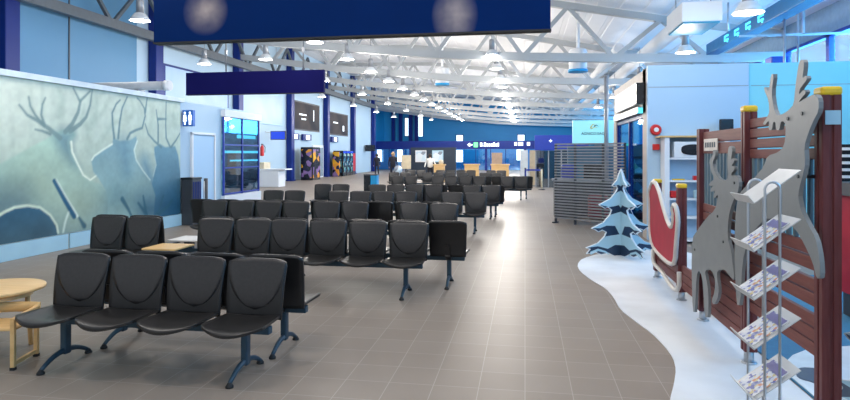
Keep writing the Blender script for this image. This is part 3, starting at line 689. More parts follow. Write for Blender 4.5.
# ------------------------------------------------------------------ right wall with high windows
mb = MB().use(M['greyblue'])
mb.box((XR, 36.5, 1.75), (0.2, 87, 3.5)); mb.box((XR, 36.5, 5.75), (0.2, 87, 0.9))
for y0, y1 in ((-7, -6.7), (31, 40), (72, 80)): mb.box((XR, (y0+y1)/2, 4.4), (0.2, y1-y0, 1.8))
struct(mb.build('wall_right'), 'grey-blue right wall below and above the high windows', 'wall')
k = 0
for i, (y0, y1) in enumerate(((-6.7, -2.9), (-2.9, 0.9), (0.9, 4.7), (4.7, 8.5), (8.5, 12.3), (12.3, 16.1), (16.1, 19.3), (19.3, 22.2), (22.2, 26.6), (26.6, 31), (40, 48), (48, 56), (56, 64), (64, 72))):  # last four windows are invented, to carry light to the far wall
    w = thing('window_%d' % (i+1), 'high window in the right wall, %s along from the camera end' % ORD[i], 'window', (XR, (y0+y1)/2, 3.5)); w['kind'] = 'structure'
    L = y1-y0; mb = MB()
    for yy in (-L/2+0.05, L/2-0.05): mb.box((0, yy, 0.9), (0.16, 0.10, 1.8))
    for zz in (0.05, 1.75): mb.box((0, 0, zz), (0.16, L, 0.10))
    mb.build('window_frame', M['blue'], w)
    MB().box((0.05, 0, 0.9), (0.012, L-0.3, 1.6)).build('pane', M['glass'], w)
# cyan service gantry under the roof
t = thing('service_beam', 'long bright blue box beam under the roof with glowing glyphs', 'beam', (6.3, 20, 0))
MB().box((0, -6.2, 5.30), (0.4, 15.6, 0.36), bevel=0.02).build('casing', mat('cyan_box', (0.003, 0.14, 0.36), 0.45), t)
for k in range(4):
    mb = MB(); mb.box((-0.212, -3.2+k*0.9, 5.24), (0.02, 0.35, 0.05)); mb.box((-0.212, -3.2+k*0.9, 5.36), (0.02, 0.35, 0.05)); mb.box((-0.212, -3.05+k*0.9, 5.30), (0.02, 0.06, 0.15)); mb.box((-0.212, -3.3+k*0.9, 5.20), (0.02, 0.06, 0.08))
    mb.build('glyph', M['cyanglow'], t)
for y in (-12, -6, 0): MB().tube([(0, y, 5.45), (0, y, roof_z(6.3))], 0.03, 8).build('hanger', M['chrome'], t)
for i, (x, y) in enumerate(((6.42, 16.2), (6.9, 16.6))):
    tag(MB().tube([(x, y, 0), (x, y, roof_z(x))], 0.03, 8).build('support_rod', M['chrome']), ['thin pale vertical rod above the booth, nearer the blue column', 'thin pale vertical rod above the booth, nearer the windows'][i], 'rod')
for x in (6.6, ): struct(MB().box((6.9, 17.9, 2.2), (0.46, 0.46, 4.45), bevel=0.03).build('column', M['blue']), 'short deep blue column rising behind the booth wall', 'column')
tag(MB().bar((5.4, 16.3, 4.75), (8.4, 16.3, 4.75), 0.05, 0.05).bar((6.9, 16.3, 4.75), (6.9, 16.3, 6.3), 0.05, 0.05).build('hanging_rail', M['chrome']), 'thin pale horizontal rail hanging above the booth', 'rail')

# ------------------------------------------------------------------ booth behind the playground
mb = MB().use(M['booth'])
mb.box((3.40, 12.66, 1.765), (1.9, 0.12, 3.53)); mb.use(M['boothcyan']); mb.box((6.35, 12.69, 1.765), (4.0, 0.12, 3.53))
mb.use(M['greysteel']); mb.box((3.40, 12.598, 3.09), (1.88, 0.006, 0.012)); mb.box((6.35, 12.628, 3.09), (3.9, 0.006, 0.012))
struct(mb.build('wall_booth'), 'tall pale blue booth wall behind the playground', 'wall')
mb = MB().use(M['beige'])
mb.box((2.52, 12.92, 1.75), (0.14, 0.42, 3.5)); mb.box((2.52, 15.0, 3.05), (0.14, 4.4, 0.9)); mb.box((2.52, 17.05, 1.3), (0.14, 0.5, 2.6))
struct(mb.build('wall_shop'), 'beige side wall of the shop with a glass doorway', 'wall')
w = struct(MB().box((2.52, 13.16, 1.3), (0.10, 0.09, 2.6)).box((2.52, 14.95, 1.3), (0.10, 0.08, 2.6)).box((2.52, 16.76, 1.3), (0.10, 0.09, 2.6)).box((2.52, 14.95, 2.56), (0.10, 3.6, 0.1)).build('door_2', M['navy']), 'blue framed glass sliding door of the shop', 'door')
for y in (14.05, 15.85): MB().box((2.52, y, 1.27), (0.02, 1.7, 2.48)).build('pane', M['bglass'], w)
tag(MB().box((2.42, 15.0, 2.68), (0.10, 3.5, 0.14)).build('door_drive', M['greysteel']), 'grey sliding door drive above the shop door', 'door drive')
t = thing('light_box', 'long lit white sign box above the shop door', 'sign', (2.385, 14.8, 2.80)); MB().box((0, 0, 0.23), (0.10, 2.6, 0.46)).build('casing', M['white'], t); MB().box((-0.055, 0, 0.23), (0.012, 2.5, 0.38)).build('lit_face', M['litsign'], t)
tag(MB().box((2.36, 13.0, 3.0), (0.17, 0.26, 0.44), bevel=0.01).build('speaker', M['screen']), 'black box hung high on the corner of the shop wall', 'speaker')
tag(MB().box((2.395, 13.15, 2.66), (0.10, 0.14, 0.11)).build('exit_light', M['cyanglow']), 'small teal lit box beside the corner above the shop door', 'sign')
# inside the shop
struct(MB().box((5.5, 17.4, 1.75), (6, 0.1, 3.5)).build('wall_shop_back', M['skyblue']), 'blue back wall inside the shop', 'wall')
t = thing('shop_shelf', 'shop shelving seen through the glass door', 'shelf', (3.6, 16.4, 0))
mb = MB(); mb.box((0, 0.2, 1.0), (1.6, 0.04, 2.0))
for z in (0.2, 0.7, 1.2, 1.7): mb.box((0, 0, z), (1.6, 0.4, 0.03))
mb.build('frame', M['darkgrey'], t)
for z in (0.42, 0.92, 1.42): MB().box((0, 0.05, z), (1.5, 0.25, 0.38)).build('goods', M['drinks'], t)['kind'] = 'stuff'
# bell and call box
t = thing('fire_bell', 'round red fire bell with white centre on the booth wall', 'bell', (2.60, 12.58, 2.225))
mb = MB()
def disc(mb, c, r, d, n=20):
    A = [mb.bm.verts.new((c[0]+r*math.cos(2*PI*j/n), c[1], c[2]+r*math.sin(2*PI*j/n))) for j in range(n)]
    B = [mb.bm.verts.new((c[0]+r*0.8*math.cos(2*PI*j/n), c[1]-d, c[2]+r*0.8*math.sin(2*PI*j/n))) for j in range(n)]
    mb._f(A); mb._f(B)
    for j in range(n): mb._f([A[j], A[(j+1) % n], B[(j+1) % n], B[j]], True)
disc(mb, (0, 0, 0), 0.115, 0.06); mb.build('gong', M['redp'], t)
mb = MB(); disc(mb, (0, -0.058, 0), 0.05, 0.02); mb.build('centre', M['white'], t)
tag(MB().box((2.60, 12.56, 1.88), (0.13, 0.07, 0.12), bevel=0.01).build('call_point', M['redp']), 'small red fire alarm box under the bell', 'alarm')
# bookcase
t = thing('bookcase', 'white open shelf unit with wooden top against the booth wall', 'shelf', (3.28, 12.38, 0))
for x in (-0.55, 0.55): MB().box((x, 0, 1.03), (0.09, 0.38, 2.06)).build('side_panel', M['white'], t)
MB().box((0, 0.18, 1.03), (1.1, 0.02, 2.06)).build('back_panel', M['booth'], t)
for z in (0.06, 0.50, 0.86, 1.21, 1.65): MB().box((0, 0, z), (1.02, 0.36, 0.035)).build('shelf', M['white'], t)
MB().box((0.02, 0, 2.08), (1.42, 0.42, 0.035), bevel=0.004).build('wooden_top', M['birch'], t)
t = thing('toy_oven', 'white boxy oven with black oval window on the shelf', 'oven', (3.17, 12.36, 1.668))
MB().box((0, 0, 0.155), (0.62, 0.32, 0.31), bevel=0.01).build('body', M['white'], t)
mb = MB(); pts = [(0.23*math.cos(2*PI*k/24)*1.0+0.05, 0.155+0.105*math.copysign(abs(math.sin(2*PI*k/24))**0.6, math.sin(2*PI*k/24))) for k in range(24)]
mb.prism(pts, XZ(-0.165), 0.012); mb.build('window', M['screen'], t)
t = thing('monitor', 'black monitor standing on the wooden top of the shelf', 'monitor', (3.86, 12.36, 2.10))
MB().box((0, 0, 0.17), (0.26, 0.05, 0.30), bevel=0.02).build('screen', M['screen'], t); MB().box((0, 0.02, 0.01), (0.16, 0.14, 0.02)).build('foot', M['black'], t)
tag(MB().box((3.30, 12.30, 1.274), (0.13, 0.12, 0.085), bevel=0.01).build('toy_block', M['redp']), 'red toy block on the second shelf', 'toy', 'toys on the shelf')
tag(MB().box((2.96, 12.30, 1.243), (0.22, 0.12, 0.025), bevel=0.008).build('toy_tray', M['yellow']), 'flat yellow toy on the second shelf', 'toy', 'toys on the shelf')
tag(MB().box((2.90, 12.30, 0.95), (0.20, 0.16, 0.14), bevel=0.03).build('toy_box', M['redp']), 'red toy box on the third shelf behind the yellow cap', 'toy', 'toys on the shelf')
tag(MB().box((3.35, 12.28, 0.96), (0.22, 0.16, 0.16), bevel=0.03).build('toy_bucket', M['icebl']), 'pale blue toy tub on the third shelf', 'toy', 'toys on the shelf')

# ------------------------------------------------------------------ playground fence
FX = 1.83
def post(y, h, label, cap=True, x=FX, w=0.102):
    t = thing('fence_post', label, 'post', (x, y, 0.0105), 0, 'brown playground posts')
    mb = MB(); mb.box((0, 0, 0.10+(h-0.10)/2), (w*0.8, w*0.8, h-0.10))
    for sx in (-1, 1):
        for sy in (-1, 1): mb.box((sx*w*0.28, sy*w*0.28, 0.10+(h-0.10)/2), (w*0.42, w*0.42, h-0.10), bevel=0.006)
    mb.build('shaft', M['post'], t)
    MB().tube([(0, 0, 0), (0, 0, 0.11)], w*0.38, 14).lathe([(0.06, 0), (0.06, 0.010), (0.04, 0.012)], n=16).build('steel_foot', M['chrome'], t)
    if cap:
        MB().box((0, 0, h+0.022), (w*1.08, w*1.08, 0.056), bevel=0.018).build('cap', M['yellow'], t)
    return t
p1 = post(4.0, 2.09, 'tall brown post with yellow cap, nearest the camera', w=0.112)
MB().box((0.0, -0.0615, 1.95), (0.085, 0.006, 0.085)).build('plate', M['icebl'], p1)
post(5.30, 2.08, 'tall brown post with yellow cap, between the two grey deer')
post(6.59, 1.99, 'tall brown post without a cap, left of the smaller deer', cap=False)
post(7.45, 1.33, 'low brown post with yellow cap at the right end of the red sleigh')
post(8.75, 1.33, 'low brown post with yellow cap at the far end of the red sleigh')
def fence(y0, y1, label, upper, bars, lower):
    t = thing('plank_fence', label, 'fence', (FX, (y0+y1)/2, 0), 0, 'brown plank panels of the playground')
    L = y1-y0-0.13
    def planks(z0, z1, n, name):
        for k in range(n):
            hgt = (z1-z0)/n
            MB().box((0, 0, z0+hgt*(k+0.5)), (0.036, L, hgt-0.010), bevel=0.006).build(name, M['plank'], t)
    for a in upper: planks(*a, 'plank')
    for a in lower: planks(*a, 'plank')
    if bars:
        z0, z1, n = bars
        for k in range(n):
            MB().box((0.0, -L/2+L*(k+0.5)/n, (z0+z1)/2), (0.03, 0.042, z1-z0), bevel=0.01).build('bar', M['bar'], t)
    return t
fence(4.0, 5.30, 'tall plank fence panel behind the larger grey deer', [(1.70, 2.03, 4)], (1.17, 1.71, 11), [(0.99, 1.18, 2), (0.76, 0.95, 2), (0.45, 0.72, 3)])
f2 = fence(5.30, 6.59, 'plank fence panel with teal bars behind the smaller grey deer', [(1.74, 1.97, 2)], (1.22, 1.75, 12), [(1.06, 1.24, 2), (0.15, 1.03, 9)])
fence(6.59, 7.45, 'low kick board panel of planks left of the smaller deer', [], None, [(0.16, 0.44, 3)])
fence(7.45, 8.75, 'plank panel behind the red sleigh', [], None, [(0.16, 0.66, 4)])
t = thing('name_plate', 'small pale sign plate on the top plank above the smaller deer', 'sign', (FX-0.03, 6.22, 1.83))
MB().box((0, 0, 0), (0.012, 0.42, 0.12), bevel=0.003).build('plate', M['offwhite'], t)
for k in range(6): MB().box((-0.008, 0.15-k*0.058, 0), (0.004, 0.026, 0.05)).build('letter', M['letters'], t)
# grey reindeer boards
DEER2 = [(4.055, 2.062), (3.93, 2.085), (3.836, 2.095), (3.794, 2.06), (3.794, 1.99), (3.855, 1.941), (3.917, 1.873), (3.975, 1.789), (3.962, 1.685), (3.982, 1.63), (4.049, 1.515), (4.055, 1.465), (4.022, 1.393), (3.93, 1.317), (3.83, 1.246), (3.783, 1.136), (3.771, 1.028), (3.818, 1.007), (3.867, 1.098), (3.982, 1.194), (4.09, 1.266), (4.235, 1.288), (4.49, 1.3), (4.705, 1.219), (4.901, 1.081), (5.028, 0.89), (5.072, 0.54), (5.161, 0.518), (5.208, 0.956), (5.184, 1.244), (5.116, 1.411), (4.985, 1.475), (4.762, 1.569), (4.595, 1.654), (4.542, 1.726), (4.343, 1.753), (4.257, 1.799), (4.235, 1.891), (4.25, 1.951), (4.311, 1.961), (4.335, 1.901), (4.391, 1.904), (4.399, 1.958), (4.44, 1.961), (4.457, 1.906), (4.516, 1.909), (4.507, 1.978), (4.577, 1.947), (4.622, 1.956), (4.542, 2.001), (4.499, 2.034), (4.516, 2.119), (4.586, 2.19), (4.595, 2.219), (4.56, 2.212), (4.516, 2.168), (4.473, 2.296), (4.423, 2.289), (4.465, 2.17), (4.432, 2.057), (4.374, 1.998), (4.28, 2.005), (4.19, 2.025), (4.118, 2.058), (4.097, 2.161), (4.069, 2.255), (4.042, 2.32), (4.001, 2.326), (3.975, 2.297), (4.001, 2.203), (3.956, 2.221), (3.936, 2.194), (3.995, 2.165), (4.035, 2.145), (4.049, 2.109), (3.975, 2.138), (3.949, 2.114), (4.022, 2.081)]
DEER1 = [(5.154, 1.562), (5.018, 1.575), (4.974, 1.506), (5.018, 1.425), (5.131, 1.353), (5.226, 1.223), (5.25, 1.055), (5.154, 0.947), (5.108, 0.81), (5.085, 0.727), (5.202, 0.743), (5.324, 0.777), (5.506, 0.729), (5.52, 0.679), (5.466, 0.569), (5.506, 0.482), (5.616, 0.402), (5.673, 0.424), (5.588, 0.524), (5.561, 0.627), (5.673, 0.706), (5.882, 0.657), (5.82, 0.581), (5.766, 0.483), (5.766, 0.251), (5.882, 0.224), (5.913, 0.421), (5.96, 0.58), (6.057, 0.627), (6.147, 0.561), (6.199, 0.187), (6.279, 0.166), (6.322, 0.596), (6.297, 0.901), (6.107, 1.005), (5.82, 1.156), (5.574, 1.248), (5.493, 1.359), (5.506, 1.389), (5.574, 1.353), (5.63, 1.358), (5.561, 1.424), (5.673, 1.4), (5.716, 1.415), (5.616, 1.465), (5.731, 1.446), (5.746, 1.472), (5.588, 1.52), (5.687, 1.587), (5.746, 1.681), (5.644, 1.722), (5.63, 1.776), (5.561, 1.775), (5.569, 1.714), (5.644, 1.669), (5.602, 1.599), (5.479, 1.533), (5.324, 1.514), (5.226, 1.543), (5.25, 1.674), (5.233, 1.789), (5.178, 1.809), (5.124, 1.78), (5.166, 1.691), (5.108, 1.708), (5.085, 1.684), (5.154, 1.643), (5.085, 1.64), (5.085, 1.612), (5.154, 1.586)]
def smooth_poly(p, it=1):
    for _ in range(it):
        q = []
        for a, b in zip(p, p[1:]+p[:1]):
            q += [(a[0]*.78+b[0]*.22, a[1]*.78+b[1]*.22), (a[0]*.22+b[0]*.78, a[1]*.22+b[1]*.78)]
        p = q
    return p
def board(poly, x, th, name, m, parent, bev=0.004):
    mb = MB(); mb.prism(poly, YZ(x), th)
    o = mb.build(name, m, parent)
    return o
for poly, x, label, bolts in ((DEER2, 1.70, 'larger grey reindeer cutout board beside the nearest post', [(4.0, 1.99), (4.2, 1.97), (4.05, 1.60), (4.9, 1.35)]),
                              (DEER1, 1.72, 'smaller grey reindeer cutout board left of the brochure rack', [(5.08, 1.51), (5.35, 1.0), (6.2, 0.8), (5.5, 1.2)])):
    t = thing('deer_board', label, 'cutout', (0, 0, 0), 0, 'grey reindeer cutouts on the fence')
    k = x/1.70 if poly is DEER2 else x/1.66
    P = [(a*k, 1.74+(b-1.74)*k) for a, b in poly]
    board(smooth_poly(P), x, 0.026, 'silhouette', M['deergrey'], t)
    for (a, b) in bolts:
        MB().tube([(x-0.02, a*k, 1.74+(b-1.74)*k), (FX-0.055, a*k, 1.74+(b-1.74)*k)], 0.012, 8).build('bolt', M['boltblack'], t)
# red sleigh
SLED = [(8.961, 1.309), (8.86, 1.345), (8.696, 1.336), (8.447, 1.226), (8.213, 1.031), (7.992, 0.885), (7.834, 0.827), (7.707, 0.855), (7.658, 0.983), (7.732, 1.062), (7.658, 1.13), (7.537, 1.092), (7.466, 0.955), (7.50, 0.80), (7.537, 0.707), (7.609, 0.418), (7.834, 0.359), (8.388, 0.371), (8.893, 0.428), (9.064, 0.606), (9.064, 0.998), (9.134, 1.183)]
t = thing('sleigh', 'red sleigh side board with off-white rim and runner', 'sleigh', (0, 0, 0))
SP = [(y*1.74/1.80, 1.74+(z-1.74)*1.74/1.80) for y, z in SLED]
board(smooth_poly(SP), 1.74, 0.02, 'side_board', M['red'], t)
MB().tube([(1.735, a, b) for a, b in smooth_poly(SP)], 0.028, 8, closed=True).build('rim', M['offwhite'], t)
RUN = [(8.861, 0.39), (8.861, 0.25), (8.78, 0.191), (8.294, 0.17), (7.85, 0.105), (7.65, 0.089), (7.5, 0.114), (7.406, 0.195), (7.406, 0.348)]
MB().tube([(1.735, y*1.74/1.80, 1.74+(z-1.74)*1.74/1.80) for y, z in RUN], 0.026, 10).build('runner', M['offwhite'], t)
for (a, b) in ((7.62, 0.5), (8.4, 0.5)): MB().tube([(1.735, a, b), (FX-0.02, a, b)], 0.015, 8).build('bolt', M['boltblack'], t)
# snow mat and blue play floor
SN = [(2.9, 11.3), (2.055, 11.264), (1.287, 10.698), (0.931, 10.139), (0.804, 9.578), (0.8, 9.017), (0.905, 8.405), (1.03, 7.937), (1.06, 7.457), (1.045, 6.895), (1.12, 6.465), (1.211, 6.027), (1.242, 5.668), (1.245, 5.347), (1.2, 5.054), (1.107, 4.724), (1.011, 4.431), (0.922, 4.096), (0.80, 3.4), (0.8, 2.0), (2.0, 2.0), (2.0, 9.4), (2.9, 9.6)]
mb = MB(); mb.prism(smooth_poly(SN), lambda u, v, w: Vector((u, v, 0.005+w)), 0.009)
tag(mb.build('snow_mat', M['snow']), 'white snow-like floor mat with wavy edge round the playground', 'mat')
mb = MB(); mb.box((3.92, 5.7, 0.006), (3.8, 7.2, 0.009)); tag(mb.build('play_mat', M['playfloor']), 'blue play floor inside the fence', 'mat')
mb = MB(); mb.box((2.25, 7.6, 0.085), (0.5, 1.9, 0.14), bevel=0.01); tag(mb.build('step_block', M['offwhite']), 'cream step just inside the fence opening', 'step')
mb = MB(); mb.prism([(2.03, 2.15), (3.4, 2.15), (3.3, 5.75), (2.9, 5.9), (2.46, 5.73), (2.26, 5.54), (2.03, 5.2)], lambda u, v, w: Vector((u, v, 0.016+w)), 0.006); tag(mb.build('snow_patch', M['icewhite']), 'pale patch of play floor just inside the fence by the nearest post', 'mat')
mb = MB(); mb.prism(smooth_poly([(2.05, 4.97), (2.16, 5.22), (2.34, 5.22), (2.36, 5.0), (2.22, 4.72), (2.08, 4.70), (2.16, 4.88)], 2), lambda u, v, w: Vector((u, v, 0.022+w)), 0.004); tag(mb.build('dark_blob', M['darkfir']), 'dark blue blob lying on the pale floor patch under the fence', 'mat')
# snowy spruces
def spruce(loc, rz, s, label, sides=(0, 1)):
    t = thing('snowy_spruce', label, 'tree', loc, rz, 'snowy spruce cutouts')
    half = [(0.0, 1.46), (0.04, 1.38), (0.08, 1.27), (0.17, 1.18), (0.13, 1.16), (0.10, 1.18), (0.07, 1.13), (0.11, 1.06), (0.20, 0.96), (0.42, 0.86), (0.36, 0.83), (0.31, 0.80), (0.25, 0.82), (0.18, 0.77), (0.22, 0.68), (0.34, 0.56), (0.56, 0.47), (0.49, 0.45), (0.43, 0.41), (0.36, 0.44), (0.28, 0.40), (0.31, 0.33), (0.44, 0.22), (0.66, 0.15), (0.58, 0.13), (0.65, 0.05), (0.50, 0.08), (0.38, 0.03), (0.25, 0.05), (0.14, 0.0)]
    out = half + [(-a, b) for a, b in half[::-1][:-1]]
    tiers = [[(0, 1.44), (0.08, 1.27), (0.155, 1.185), (0.08, 1.20), (0.03, 1.13), (-0.05, 1.19), (-0.15, 1.185), (-0.08, 1.27)],
             [(0.09, 1.06), (0.20, 0.965), (0.41, 0.862), (0.30, 0.84), (0.20, 0.86), (0.10, 0.82), (0.03, 0.74), (-0.05, 0.85), (-0.14, 0.83), (-0.24, 0.82), (-0.41, 0.862), (-0.20, 0.965), (-0.09, 1.06), (0, 1.10)],
             [(0.20, 0.69), (0.34, 0.565), (0.54, 0.475), (0.40, 0.49), (0.28, 0.52), (0.20, 0.47), (0.12, 0.43), (0.04, 0.34), (-0.04, 0.36), (-0.12, 0.50), (-0.28, 0.51), (-0.40, 0.47), (-0.54, 0.475), (-0.34, 0.565), (-0.20, 0.69), (0, 0.74)],
             [(0.29, 0.33), (0.44, 0.225), (0.64, 0.155), (0.47, 0.165), (0.34, 0.19), (0.22, 0.10), (0.12, 0.05), (0.0, 0.17), (-0.12, 0.18), (-0.26, 0.12), (-0.44, 0.17), (-0.64, 0.155), (-0.44, 0.225), (-0.29, 0.33), (0, 0.36)]]
    drip = [[(0.38, 0.04), (0.46, 0.10), (0.58, 0.06)], [(-0.58, 0.06), (-0.44, 0.11), (-0.30, 0.07), (-0.24, 0.03)]]
    for q in sides:
        fr = (lambda u, v, w: Vector((u*s, w, v*s))) if q == 0 else (lambda u, v, w: Vector((w, u*s, v*s)))
        b = MB().prism(out, fr, 0.022).build('board', M['darkfir'], t)
        mb = MB()
        for tr in tiers: mb.prism(tr, fr, 0.030)
        for d in drip: mb.ribbon(d, 0.05, 0.02, fr, 0.030)
        mb.build('snow_cover', M['icebl'], b)
        e = MB()
        pts = [fr(u, v, 0) for u, v in half]
        for a, c in zip(pts, pts[1:]): e.bar(a, c, 0.032, 0.008)
        pts = [fr(-u, v, 0) for u, v in half]
        for a, c in zip(pts, pts[1:]): e.bar(a, c, 0.032, 0.008)
        e.build('white_edge', M['icewhite'], b)
    return t
spruce((1.60, 10.45, 0.03), 0.42, 1.0, 'snowy blue spruce cutout standing at the end of the white mat')
spruce((2.12, 3.78, 0.03), 0.0, 1.08, 'snowy blue spruce cutout half hidden behind the nearest post', (1,))

t = thing('play_counter', 'red play counter with dark top inside the fence at the right edge', 'counter', (4.05, 6.9, 0.0115))
MB().box((0, 0, 0.79), (1.5, 0.5, 1.02)).build('body', M['red'], t); MB().box((0, 0, 1.365), (1.6, 0.6, 0.13)).build('top', M['darkgrey'], t)
for x in (-0.6, 0.6): MB().box((x, 0, 0.14), (0.1, 0.4, 0.28)).build('leg', M['darkgrey'], t)
t = thing('striped_rack', 'black and white striped rack on the red play counter', 'rack', (4.05, 7.0, 1.445))
MB().box((0, 0.1, 0.20), (1.4, 0.04, 0.40)).build('back_panel', M['screen'], t)
for k in range(5): MB().box((0, 0.06, 0.05+k*0.075), (1.36, 0.03, 0.03)).build('stripe', M['white'], t)
MB().tube([(-0.62, -0.1, 0.0), (-0.58, -0.1, 0.25), (-0.50, -0.1, 0.5)], 0.025, 8).build('grey_arm', M['greysteel'], t)

# ------------------------------------------------------------------ brochure rack
t = thing('brochure_rack', 'wire brochure stand with five slanted trays in front of the deer', 'rack', (0, 0, 0.0105))
RY0, RY1 = 2.97, 3.27
MB().box((1.14, 3.12, 0.02), (0.36, 0.40, 0.03), bevel=0.01).build('base', M['greysteel'], t)
for y, x0, x1 in ((RY1, 1.125, 1.196), (RY0, 1.094, 1.158)):
    r = (x1-x0)/2; cx = (x0+x1)/2; zt = 1.60-r
    pts = [(x0, y, 0.03), (x0, y, 0.8), (x0, y, zt)] + [(cx-r*math.cos(PI*k/8), y, zt+r*math.sin(PI*k/8)) for k in range(1, 8)] + [(x1, y, zt), (x1, y, 0.8), (x1, y, 0.03)]
    MB().tube(pts, 0.0065, 8).build('wire_loop', M['chrome'], t)
tray_z = [1.50, 1.275, 1.05, 0.82, 0.58]
for z in tray_z:
    mb = MB(); dx = Vector((0.20, 0, 0.155)); n = Vector((-0.155, 0, 0.20)).normalized()
    a = Vector((1.05, 3.095, z)); c = a+dx/2
    R = Matrix((dx.normalized(), Vector((0, 1, 0)), n)).transposed()
    mb.box(c, (dx.length, 0.24, 0.004), R)
    mb.box(a+Vector((0, 0, 0))+n*0.022, (0.004, 0.24, 0.048), R)
    mb.build('tray', M['traymetal'], t)
for i, z in enumerate(tray_z[1:]):
    dx = Vector((0.20, 0, 0.155)); n = Vector((-0.155, 0, 0.20)).normalized(); a = Vector((1.056, 3.095, z))
    R = Matrix((dx.normalized(), Vector((0, 1, 0)), n)).transposed()
    b = thing('brochure', 'colourful brochure stack in the %s tray of the wire stand' % ['second', 'third', 'fourth', 'lowest'][i], 'brochure', a+dx*0.44, 0, 'brochures on the wire stand')
    MB().box(n*0.010, (0.200, 0.185, 0.014), R).build('pages', M['whiteboard'], b)
    MB().box(n*0.018, (0.200, 0.185, 0.002), R).build('cover', M['cover'], b)
    mb = MB(); mb.box(n*0.0195+R@Vector((0.072, 0, 0)), (0.045, 0.165, 0.001), R); mb.build('title_band', mat('title_violet', (0.16, 0.15, 0.40), 0.3), b)

# ------------------------------------------------------------------ slat screen and shop signs
t = thing('slat_screen', 'see-through screen of thin grey horizontal slats left of the spruce', 'screen', (1.50, 14.8, 0), math.atan2(-1.0, 1.4))
W = 1.85
for k in range(27): MB().box((0, 0, 0.14+k*0.071), (W, 0.05, 0.034)).build('slat', M['greysteel'], t)
for x in (-W/2, -W/2+0.55, W/2-0.55, W/2): MB().box((x, 0.04, 1.0), (0.045, 0.05, 2.0)).build('upright', M['darkgrey'], t)
for x in (-W/2, W/2): MB().box((x, 0.02, 0.02), (0.06, 0.22, 0.03)).build('foot', M['darkgrey'], t)
t = thing('shop_stand', 'shop stand with lit pale cyan sign behind the slat screen', 'stand', (2.4, 19.6, 0))
MB().box((-0.1, 0, 1.0), (1.9, 0.3, 2.0)).build('cabinet', mat('stand_body', (0.03, 0.14, 0.24), 0.4), t)
s = MB().box((-0.25, -0.05, 2.44), (1.30, 0.16, 0.74), bevel=0.005).build('sign_board', M['cyansign'], t)
text_mesh('AGNICO EAGLE', 0.116, 'lettering', M['letters'], s, (-0.22, -0.135, 2.35), (PI/2, 0, 0), 0.003, 0.002)
mb = MB(); mb.ribbon([(-0.36, 2.56), (-0.28, 2.68), (-0.16, 2.70)], 0.05, 0.01, XZ(-0.14), 0.006); mb.ribbon([(-0.34, 2.53), (-0.22, 2.60), (-0.12, 2.56)], 0.04, 0.01, XZ(-0.14), 0.006); mb.build('eagle_mark', M['gold'], s)
mb = MB(); mb.ribbon([(-0.24, 2.62), (-0.16, 2.66), (-0.10, 2.61)], 0.035, 0.01, XZ(-0.145), 0.006); mb.build('eagle_head', M['letters'], s)
s = MB().box((0.72, -0.05, 2.44), (0.50, 0.16, 0.74), bevel=0.005).build('sign_board', M['cyansign'], t)
mb = MB(); mb.ribbon([(0.62, 2.66), (0.70, 2.70), (0.80, 2.66)], 0.03, 0.01, XZ(-0.14), 0.006); mb.box((0.72, -0.14, 2.56), (0.40, 0.006, 0.02)); mb.build('lettering', M['letters'], s)
MB().box((0.74, -0.14, 2.30), (0.36, 0.008, 0.30)).build('picture', M['skyblue'], s)
tag(MB().tube([(2.50, 19.2, 0), (2.50, 19.2, 4.2)], 0.07, 12).build('pole', M['greysteel']), 'grey round pole in front of the cyan signs', 'pole')
t = thing('shop_counter', 'dark shop counter seen through the slat screen', 'counter', (1.55, 17.0, 0))
MB().box((0, 0, 0.5), (1.5, 0.6, 1.0), bevel=0.01).build('body', M['darkgrey'], t); MB().box((0, 0, 1.02), (1.6, 0.7, 0.05)).build('top', M['greysteel'], t)
tag(MB().box((1.85, 16.95, 1.265), (0.5, 0.06, 0.42), bevel=0.01).build('till_screen', M['screen']), 'black till screen on the dark shop counter', 'screen')
tag(MB().box((1.20, 16.9, 1.25), (0.42, 0.4, 0.40), bevel=0.06).build('bag', M['blue']), 'blue bag on the dark shop counter', 'bag')
tag(MB().box((1.9, 16.2, 0.34), (0.5, 0.4, 0.62), bevel=0.06).build('shopping_cart', mat('dull_red', (0.28, 0.05, 0.06), 0.5)), 'dull red bin standing before the shop counter', 'bin')

# ------------------------------------------------------------------ left wall: posters, kiosk, machines
def wall_frame(y0, y1, z0, z1, m, fm, label, texts):
    t = thing('poster', label, 'poster', (XL-0.04, (y0+y1)/2, (z0+z1)/2), 0, 'large posters between the navy columns')
    MB().box((0, 0, 0), (0.06, y1-y0, z1-z0), bevel=0.01).build('frame', fm, t)
    MB().box((0.035, 0, 0), (0.012, y1-y0-0.25, z1-z0-0.2)).build('print', m, t)
    if texts:
        mb = MB()
        for (u, v, w, h) in texts: mb.box((0.044, u, v), (0.006, w, h))
        mb.build('lettering', M['litsign'], t)
wall_frame(23.0, 28.6, 3.9, 5.6, M['posterpale'], M['navy'], 'pale framed wall panel above the washroom block', None)
wall_frame(30.0, 35.6, 3.5, 5.4, M['posterpale'], M['icebl'], 'pale framed wall panel above the wall monitor', None)
wall_frame(37.4, 42.4, 3.35, 5.35, M['posterdark'], M['darkgrey'], 'dark poster with white words above the fruit machine', [(-0.9, 0.1, 1.3, 0.09), (-0.75, -0.2, 0.8, 0.09), (1.2, 0.15, 0.12, 0.8)])
wall_frame(44.5, 49.6, 3.25, 5.1, M['posterdark'], M['darkgrey'], 'dark poster with white words above the drink cabinets', [(-0.9, 0.1, 1.2, 0.09), (1.2, -0.3, 0.35, 0.45)])
